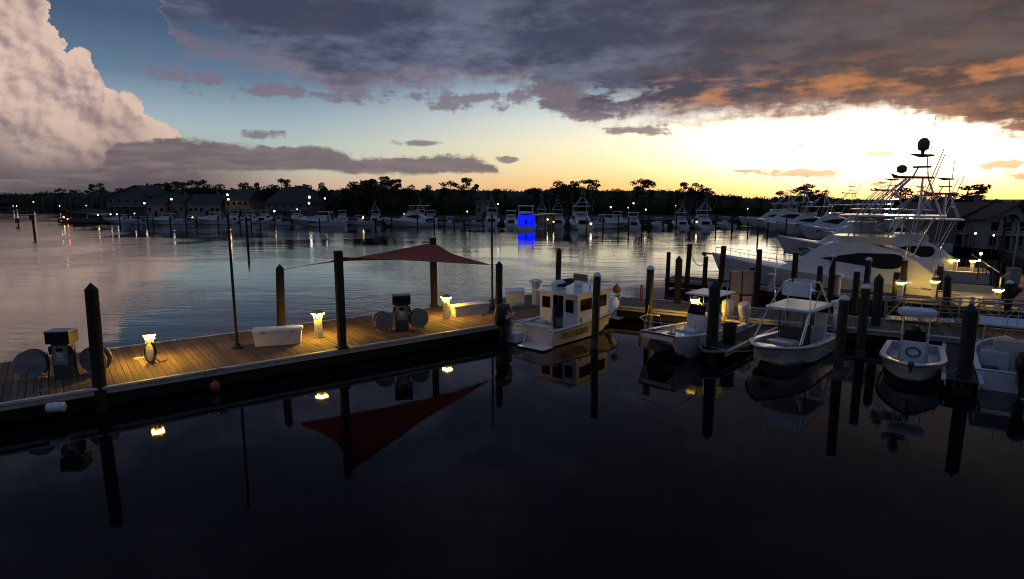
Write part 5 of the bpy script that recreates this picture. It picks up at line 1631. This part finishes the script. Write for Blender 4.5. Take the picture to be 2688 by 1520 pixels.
random.seed(3)
pil = thing('far_piling', '', 'piling', group='far shore pilings')
MB().cyl((0, 0, -1), (0, 0, 2.6), .17, .15, 8).build('post', M_TIMBER, pil)
MB().lathe([(.16, 0), (.02, .2)], (0, 0, 2.603), 8).build('cap', M_RUBBER, pil)
FAR_PILES = [
    (272, 562, 'just right of the floating pavilion'), (302, 564, 'before the middle of the pavilion cruiser'), (325, 562, 'at the stern of the pavilion cruiser'),
    (348, 565, 'before the small open boat right of the pavilion cruiser'), (372, 566, 'below the small cottage porch lamp'), (386, 570, 'at the bow of the second left cruiser'),
    (428, 568, 'below the pale cottage lamp'), (468, 566, 'between the second and third left cruisers'), (495, 568, 'at the bow of the cruiser before the long low house'),
    (549, 569, 'behind that same cruiser, below the tan house edge'), (604, 566, 'touching the tall left dock pole, below the tan house'), (632, 570, 'before the tower boat left of the hip-roofed house'),
    (655, 566, 'below the left end of the hip-roofed house'), (690, 568, 'under the warm lantern'), (732, 571, 'at the bow tip of the long express cruiser'),
    (804, 572, 'before the middle of the long express cruiser'), (838, 570, 'at the stern of the long express cruiser'), (985, 572, 'below the bluish boat, at the bow of the long dim yacht'),
    (1050, 573, 'before the middle of the long dim yacht'), (1092, 578, 'at the stern of the long dim yacht'), (1117, 573, 'below the first slim pine, left of a trio'),
    (1142, 571, 'below the slim pines, middle of a trio'), (1160, 568, 'below the slim pines, right of a trio'), (1215, 570, 'left of the leftmost tall tower boat'),
    (1262, 570, 'between the leftmost tower boat and the white flybridge boat'), (1390, 576, 'under the lamp beside the boat shed'), (1430, 578, 'right of the white tower boat by the shed'),
    (1475, 580, 'left of the yellow dock lamp with the long reflection'), (1516, 580, 'right of the yellow dock lamp, first of four'), (1555, 582, 'right of the yellow dock lamp, second of four'),
    (1580, 584, 'right of the yellow dock lamp, third of four'), (1614, 580, 'right of the yellow dock lamp, last of four'), (1632, 577, 'right of the bright white boat with mast lamp'),
    (1700, 574, 'left of the slim tower boat'), (1745, 578, 'between the slim tower boat and the yellow water lamp'), (1800, 576, 'right of the tower boat below the loose pines'),
    (1840, 580, 'at the bow of the farthest row yacht'), (1880, 586, 'before the sixth row yacht'), (1905, 600, 'before the fifth row yacht, nearest the camera'),
    (1930, 590, 'between the fourth and fifth row yachts'), (1975, 598, 'before the third row yacht')]
for vx, vy, where in FAR_PILES:
    p = g(vx, vy, 0)
    place(pil, USED, 'thin dark piling ' + where, (p.x, p.y, 0), 0, 'far shore pilings', (1, 1, random.uniform(.8, 1.35)))


def marker(label, vx, vtop, vbase, board=True, d=.35):
    p = g(vx, vbase, 0)
    h = at(vx, vtop, p.y).z
    o = thing('channel_marker', label, 'channel marker', p)
    MB().cyl((0, 0, -1), (0, 0, h), d / 2, n=8).build('pile', M_TIMBER, o)
    if board: MB().box((0, -.2, h - .45), (1.15, .06, 1.1)).build('day_board', M_DGREY, o)
    return o


marker('channel marker post with square board in open water at far left', 86, 541, 582, True, .42)
marker('small distant channel marker near the left shore', 46, 551, 566, True, .3)
marker('channel marker behind the floating pavilion', 188, 546, 560, True, .35)
marker('plain dark piling standing in open water right of the tall left pole', 623, 546, 613, False, .38)

# floating pavilion
p = g(222, 562, 0)
fp = thing('floating_pavilion', 'floating pavilion with hipped roof and railings at the left', 'pavilion', p)
MB().box((0, 1.5, .3), (9.5, 5, .5)).build('float', M_TIMBER, fp)
MB().add([(-4.3, -1, 3.0), (4.3, -1, 3.0), (4.3, 4, 3.0), (-4.3, 4, 3.0), (-2.2, 1.5, 4.1), (2.2, 1.5, 4.1)], [(0, 1, 5, 4), (1, 2, 5), (2, 3, 4, 5), (3, 0, 4), (3, 2, 1, 0)]).build('roof', M_ROOF, fp)
for x in (-3.8, -1.3, 1.3, 3.8):
    for y in (-.7, 3.7): MB().cyl((x, y, .5), (x, y, 3.0), .09, n=6).build('post', M_TIMBER2, fp)
MB().box((0, -.75, 1.1), (7.6, .06, 1.0)).build('railing', M_WALL3, fp)
MB().box((-6.6, 1.0, .3), (3.8, 2.2, .4)).build('gangplank', M_TIMBER, fp)

# prototypes of the far boats


def cruiser(name, label, L=11.0, B=3.6):
    o = thing(name, label, 'boat', group='boats along the far shore')
    hb, zs = hull(o, L, B, 1.05, 1.75, rake=1.6, tm=.45, pw=2.2, open_deck=False, keel=-.5)
    tr = MB().loft([[(x, w, z0), (x, w * .9, z1), (x, -w * .9, z1), (x, -w, z0)] for x, w, z0, z1 in ((L * .30, B * .40, 1.2, 2.3), (L * .50, B * .40, 1.25, 2.35), (L * .66, B * .34, 1.35, 1.75), (L * .86, B * .16, 1.6, 1.72))])
    tr.build('trunk_cabin', M_WHITE, o, True)
    MB().loft([[(x, w, z0), (x - .5, w * .8, z1), (x - .5, -w * .8, z1), (x, -w, z0)] for x, w, z0, z1 in ((L * .56, B * .36, 2.0, 2.05), (L * .48, B * .40, 2.1, 2.75))]).build('windscreen', M_GLASS, o)
    MB().tube([(L * .22, B * .42, 1.2), (L * .27, B * .40, 2.9), (L * .27, -B * .40, 2.9), (L * .22, -B * .42, 1.2)], .12, 6).build('radar_arch', M_WHITE, o)
    MB().rbox((L * .36, 0, 3.0), (L * .26, B * .74, .10), .04).build('hardtop', M_CANVAS, o)
    MB().box((L * .12, 0, 1.35), (L * .16, B * .6, .5)).build('stern_seat', M_SCUFF, o)
    rp_ = [(t * L, hb(t) - .05, zs(t) + .55) for t in (.5, .65, .8, .92, .99)]
    MB().tube(rp_ + [(x, -y, z) for x, y, z in reversed(rp_)], .025, 5).build('bow_rail', M_ALU, o)
    for s_ in (-1, 1):
        MB().box((L * .55, s_ * (B * .47), .95), (L * .2, .04, .18)).build('port_light', M_GLASS, o)
    return o


def runabout(name, label, L=7.5, B=2.6):
    o = thing(name, label, 'boat', group='boats along the far shore')
    hull(o, L, B, .8, 1.2, rake=.9, open_deck=True, sole=.35)
    MB().rbox((L * .45, 0, 1.0), (.9, .9, 1.2), .08).build('console', M_WHITE, o)
    for x, y in ((.36, .5), (.36, -.5), (.54, .5), (.54, -.5)): MB().cyl((L * x, y, .4), (L * x, y, 2.35), .035, n=6).build('top_leg', M_ALU, o)
    MB().rbox((L * .45, 0, 2.4), (2.2, 1.7, .1), .04).build('t_top', M_CANVAS, o)
    outboard(o, -.05, 0, .55, .1, 1.1)
    return o


c_ex, c_ru = cruiser('cabin_cruiser', ''), runabout('runabout', '')
c_sp = yacht('sportfishing_boat', '', 12.5, 4.3, tower=True, tall=.62, far=True, dome=False, cat='boat', group='boats along the far shore')
c_fb = yacht('flybridge_boat', '', 12.0, 4.2, tower=False, far=True, cat='boat', group='boats along the far shore')


def far_boat(proto, label, vx, vy, hd, s=1.0, half=0.0):
    p = g(vx, vy, 0)
    h = R(hd)
    o = place(proto, USED, label, (p.x - math.cos(h) * half * s, p.y - math.sin(h) * half * s, 0), h, None, s)
    return o


# heading 90 shows the stern, 270 the bow, 180 points left
for pr, lab, vx, vy, hd, s, hf in [
    (c_ex, 'white cabin cruiser beside the floating pavilion, bow left', 300, 562, 185, .85, 5.5), (c_ru, 'small open boat moored right of the pavilion cruiser', 350, 564, 200, .9, 3.5),
    (c_ex, 'white cruiser with long foredeck under the first porch light', 412, 564, 190, 1.0, 5.5), (c_ru, 'small boat between the two left cruisers', 462, 563, 170, .9, 3.5),
    (c_ex, 'white cruiser in front of the long low house', 530, 564, 192, 1.1, 5.5), (c_fb, 'flybridge boat below the tan lit house', 590, 560, 100, .8, 4),
    (c_sp, 'tower boat moored left of the blue-glowing boat', 628, 562, 95, .75, 4), (c_fb, 'boat with faint violet glow in front of the hip-roofed house', 663, 560, 90, .8, 4),
    (c_ru, 'small open boat in front of the hip-roofed house', 700, 566, 185, 1.0, 3.5), (c_fb, 'pale flybridge boat behind the long express cruiser', 745, 558, 80, .75, 4),
    (c_ex, 'long white express cruiser nearest the open water, bow left', 800, 570, 184, 1.25, 5.5), (c_fb, 'dark flybridge boat right of the starry floodlights', 862, 558, 100, .75, 4),
    (c_ru, 'small dark boat beside the orange lamp', 905, 566, 180, 1.1, 3.5), (c_sp, 'dim tower boat below the tall central grove', 945, 560, 90, .75, 4),
    (c_fb, 'long dim yacht lying broadside below the central grove', 1030, 570, 176, 1.15, 6), (c_sp, 'tower boat right of the central grove', 1058, 560, 95, .8, 4),
    (c_fb, 'flybridge boat with stepped white decks left of the slim pines', 1084, 561, 90, .8, 4), (c_ru, 'small boat beside the dock end left of centre', 1130, 569, 175, 1.0, 3.5),
    (c_ru, 'low open boat left of the leftmost tower boat', 1190, 566, 180, .9, 3.5), (c_sp, 'tall tower boat with bright lamp left of the blue-lit yacht', 1237, 566, 88, .95, 4),
    (c_fb, 'white flybridge boat stern-on just left of the blue-lit yacht', 1285, 568, 90, .85, 4), (c_sp, 'tower boat half hidden behind the blue-lit yacht', 1362, 562, 90, .85, 4),
    (c_sp, 'white tower boat right of the brown boat shed', 1402, 570, 86, .9, 4), (c_sp, 'large white tower yacht with two towers side by side, right of centre', 1462, 575, 96, 1.1, 4),
    (c_ex, 'white cruiser broadside right of the large tower yacht', 1540, 574, 10, 1.1, 5.5), (c_ru, 'small boat behind the yellow dock lamp', 1500, 568, 100, .9, 3.5),
    (c_fb, 'pale flybridge boat behind the row of dark pilings', 1552, 566, 92, .8, 4), (c_fb, 'bright white boat with mast lamp right of the pilings', 1592, 573, 86, .8, 4),
    (c_ru, 'small boat with canvas top right of the bright white boat', 1655, 572, 95, 1.0, 3.5), (c_sp, 'slim tower boat below the flat-topped pines', 1712, 572, 90, .75, 4),
    (c_sp, 'tower boat below the two loose pines', 1768, 574, 92, .9, 4), (c_ru, 'low boat just left of the right-hand yacht row', 1822, 573, 95, 1.1, 3.5)]:
    far_boat(pr, lab, vx, vy, hd, s, hf)

# the blue-lit yacht, stern to the camera
bl = yacht('blue_lit_yacht', 'white yacht with its cockpit flooded in blue light', 14.0, 5.0, tower=False, far=True, cat='yacht')
p = g(1325, 579, 0); bl.location = (p.x, p.y, 0); bl.rotation_euler = (0, 0, R(92))
MB().box((2.3, 0, 2.15), (.04, 4.0, 2.0)).build('blue_glow_bulkhead', M_BLUEGLOW, bl)  # bulkhead set glowing itself, in place of blue light falling on it
MB().box((2.26, .1, 1.7), (.03, .5, 1.0)).build('saloon_doorway', M_NAVY, bl)
for y in (-.6, .8): MB().cyl((1.2, y, 1.2), (1.2, y, 2.9), .035, n=6).build('cockpit_post', M_WHITE, bl)
MB().box((-.04, -.9, 1.0), (.05, 1.6, .22)).build('blue_light_strip', M_BLUEGLOW, bl)
MB().box((-.04, 1.0, 1.0), (.05, 1.2, .16)).build('blue_light_strip', M_BLUEGLOW, bl)
MB().box((1.5, 0, 3.85), (3.0, 3.6, .06)).build('cockpit_ceiling', M_WHITE, bl)
# boat shed
p = g(1372, 576, 0)
bs = thing('boat_shed', 'brown open boat shed right of the blue-lit yacht', 'boat shed', (p.x, p.y + 2, 0))
MB().box((0, 2, 2.0), (4.6, 4.5, 2.2)).build('wall', M_WALL2, bs)
MB().add([(-2.7, -.6, 3.1), (2.7, -.6, 3.5), (2.7, 4.7, 3.5), (-2.7, 4.7, 3.1), (-2.7, -.6, 3.25), (2.7, -.6, 3.65), (2.7, 4.7, 3.65), (-2.7, 4.7, 3.25)], [(0, 1, 2, 3), (7, 6, 5, 4), (0, 4, 5, 1), (1, 5, 6, 2), (2, 6, 7, 3), (3, 7, 4, 0)]).build('roof', M_ALU, bs)
for x in (-2.1, 0, 2.1): MB().cyl((x, -.4, -.5), (x, -.4, 3.2), .1, n=6).build('post', M_TIMBER, bs)

# ------------------------------------------------------------------ shore and dock lamps


def lamp(label, vx, vy, Y=None, r=.16, m=None, base=.7, group='lamps along the far shore', name='dock_lamp'):
    Y = Y or 188
    q = at(vx, vy, Y)
    zb = min(base, q.z - .3)
    o = thing(name, label, 'lamp', (q.x, Y, zb), 0, group)
    h = q.z - zb
    r *= .8
    MB().cyl((0, 0, 0), (0, 0, max(h - r, .1)), .05, n=6).build('pole', M_DGREY, o)
    MB().lathe([(r * .4, -r), (r * .9, -r * .5), (r, 0), (r * .9, r * .5), (r * .4, r)], (0, 0, h), 10).build('globe', m or M_LAMPW, o, True)
    MB().lathe([(r * 1.3, 0), (r * .4, r * .5)], (0, 0, h + r * 1.05), 8).build('hood', M_DGREY, o)
    return o


for lab, vx, vy, Y, r, m in [
    ('white lamp on the distant shore at far left', 84, 508, 390, .35, M_LAMPW), ('left of two tiny lamps low on the distant left shore', 33, 518, 395, .22, M_LAMPW),
    ('right of two tiny lamps low on the distant left shore', 42, 518, 395, .26, M_LAMPW), ('small white lamp at the water on the left shore', 150, 518, 330, .26, M_LAMPW),
    ('white lamp left of the grey-roofed house', 217, 517, 290, .24, M_LAMPW), ('bright porch lamp of the small cottage', 363, 511, 200, .36, M_LAMPW),
    ('bright porch lamp in front of the pale cottage', 431, 501, 200, .36, M_LAMPW), ('upper floodlight on the tan house', 572, 490, 199, .40, M_LAMPFAR),
    ('lower floodlight on the tan house', 574, 501, 199, .36, M_LAMPFAR), ('upper of the two starry floodlights', 778, 496, 190, .48, M_LAMPW),
    ('lower of the two starry floodlights', 777, 511, 190, .38, M_LAMPW), ('small starry floodlight right of the pair', 817, 499, 192, .30, M_LAMPW),
    ('white dock light left of the pavilion cruiser', 278, 539, 172, .20, M_LAMPW), ('white dock light over the pavilion cruiser', 294, 539, 172, .22, M_LAMPW),
    ('white dock light right of the pavilion cruiser', 338, 537, 172, .18, M_LAMPW), ('warm dock light beside the pavilion', 246, 540, 176, .22, M_LAMPFAR),
    ('yellow dock lights between the left cruisers', 484, 547, 172, .22, M_LAMPFAR), ('small lamp right of the hip-roofed house', 747, 526, 175, .16, M_LAMPW),
    ('warm lantern on the dock in front of the hip-roofed house', 690, 531, 172, .28, M_LAMPFAR), ('orange lamp below the central grove', 913, 547, 160, .26, M_LAMPFAR),
    ('tiny white lamp right of the bluish boat lights', 1016, 538, 165, .12, M_LAMPW), ('white dock lamp left of the leftmost tower boat', 1175, 532, 170, .20, M_LAMPW),
    ('white lamp in the tower of the leftmost tower boat', 1252, 513, 150, .22, M_LAMPW), ('white dock lamp right of the brown boat shed', 1377, 552, 140, .22, M_LAMPW),
    ('low dock lamp beside the brown boat shed', 1392, 558, 138, .18, M_LAMPFAR), ('yellow dock lamp with the long reflection right of centre', 1486, 563, 132, .28, M_LAMPFAR),
    ('white lamp behind the white cruiser right of centre', 1536, 521, 165, .26, M_LAMPW), ('mast lamp above the bright white boat', 1593, 511, 160, .24, M_LAMPW),
    ('lamp left of the mast lamp', 1580, 522, 162, .16, M_LAMPW), ('white lamp right of the bright white boat', 1624, 527, 165, .22, M_LAMPW),
    ('small white lamp below the flat-topped pines', 1699, 517, 168, .15, M_LAMPW), ('yellow lamp at the water below the two loose pines', 1752, 558, 138, .24, M_LAMPFAR),
    ('white lamp at the left end of the yacht row', 1880, 525, 150, .17, M_LAMPW), ('white lamp above the middle of the yacht row', 2087, 536, 110, .17, M_LAMPW)]:
    lamp(lab, vx, vy, Y, r, m)
for lab, vx, vy, Y, r in [('garden lamp in front of the middle townhouse, left', 2453, 587, 66, .13), ('garden lamp in front of the middle townhouse, right', 2499, 592, 66, .11),
                          ('bright round lamp on the bank behind the second yacht', 2467, 638, 50, .14), ('lower round lamp on the bank behind the second yacht', 2463, 655, 47, .10)]:
    lamp(lab, vx, vy, Y, r, M_LAMPW if 'garden' in lab else M_LAMPFAR, group='lamps on the right bank')
widen(pedestal(True, 'lit pedestal in front of the second yacht hull, left', 2400, 688, s=1.0))
widen(pedestal(True, 'lit pedestal in front of the second yacht hull, right', 2443, 690, s=1.0))
nl = lamp('yellow navigation light on the pavilion float', 160, 546, 178, .22, M_LAMPFAR, base=.5)
nr = lamp('red navigation light on the pavilion float', 170, 551, 178, .20, M_LAMPRED, base=.5)

# utility box with pole and rail on the right bank
q = g(2545, 712, .75)
ub = thing('utility_box', 'grey utility box with thin pole on the right bank', 'utility box', q)
MB().rbox((0, 0, .6), (.8, .5, 1.2), .03).build('cabinet', M_GREY, ub)
MB().cyl((0, .1, 1.2), (0, .1, 4.6), .05, n=6).build('pole', M_GALV, ub)
q0, q1 = g(2440, 665, .8), g(2510, 720, .8)
br = thing('bank_railing', 'dark railing sloping down the right bank', 'railing', q0)
d = q1 - q0
for i in range(9):
    MB().cyl(d * (i / 8), d * (i / 8) + Vector((0, 0, 1.0)), .05, n=6).build('post', M_TIMBER2, br)
MB().tube([Vector((0, 0, 1.0)), d + Vector((0, 0, 1.0))], .05, 6).build('top_rail', M_GALV, br)
for lab, vx, vy in [('pale pump box on the yacht pier under the townhouses', 2450, 768), ('small pale box on the yacht pier left of the right lamp', 2418, 768)]:
    q = g(vx, vy, DZ)
    o = thing('gear_box', lab, 'box', q, .2, 'pale boxes on the yacht pier')
    MB().rbox((0, 0, .25), (.55, .45, .5), .03).build('case', M_PLASTIC, o)
    MB().rbox((0, 0, .53), (.6, .5, .06), .02).build('lid', M_WHITE, o)
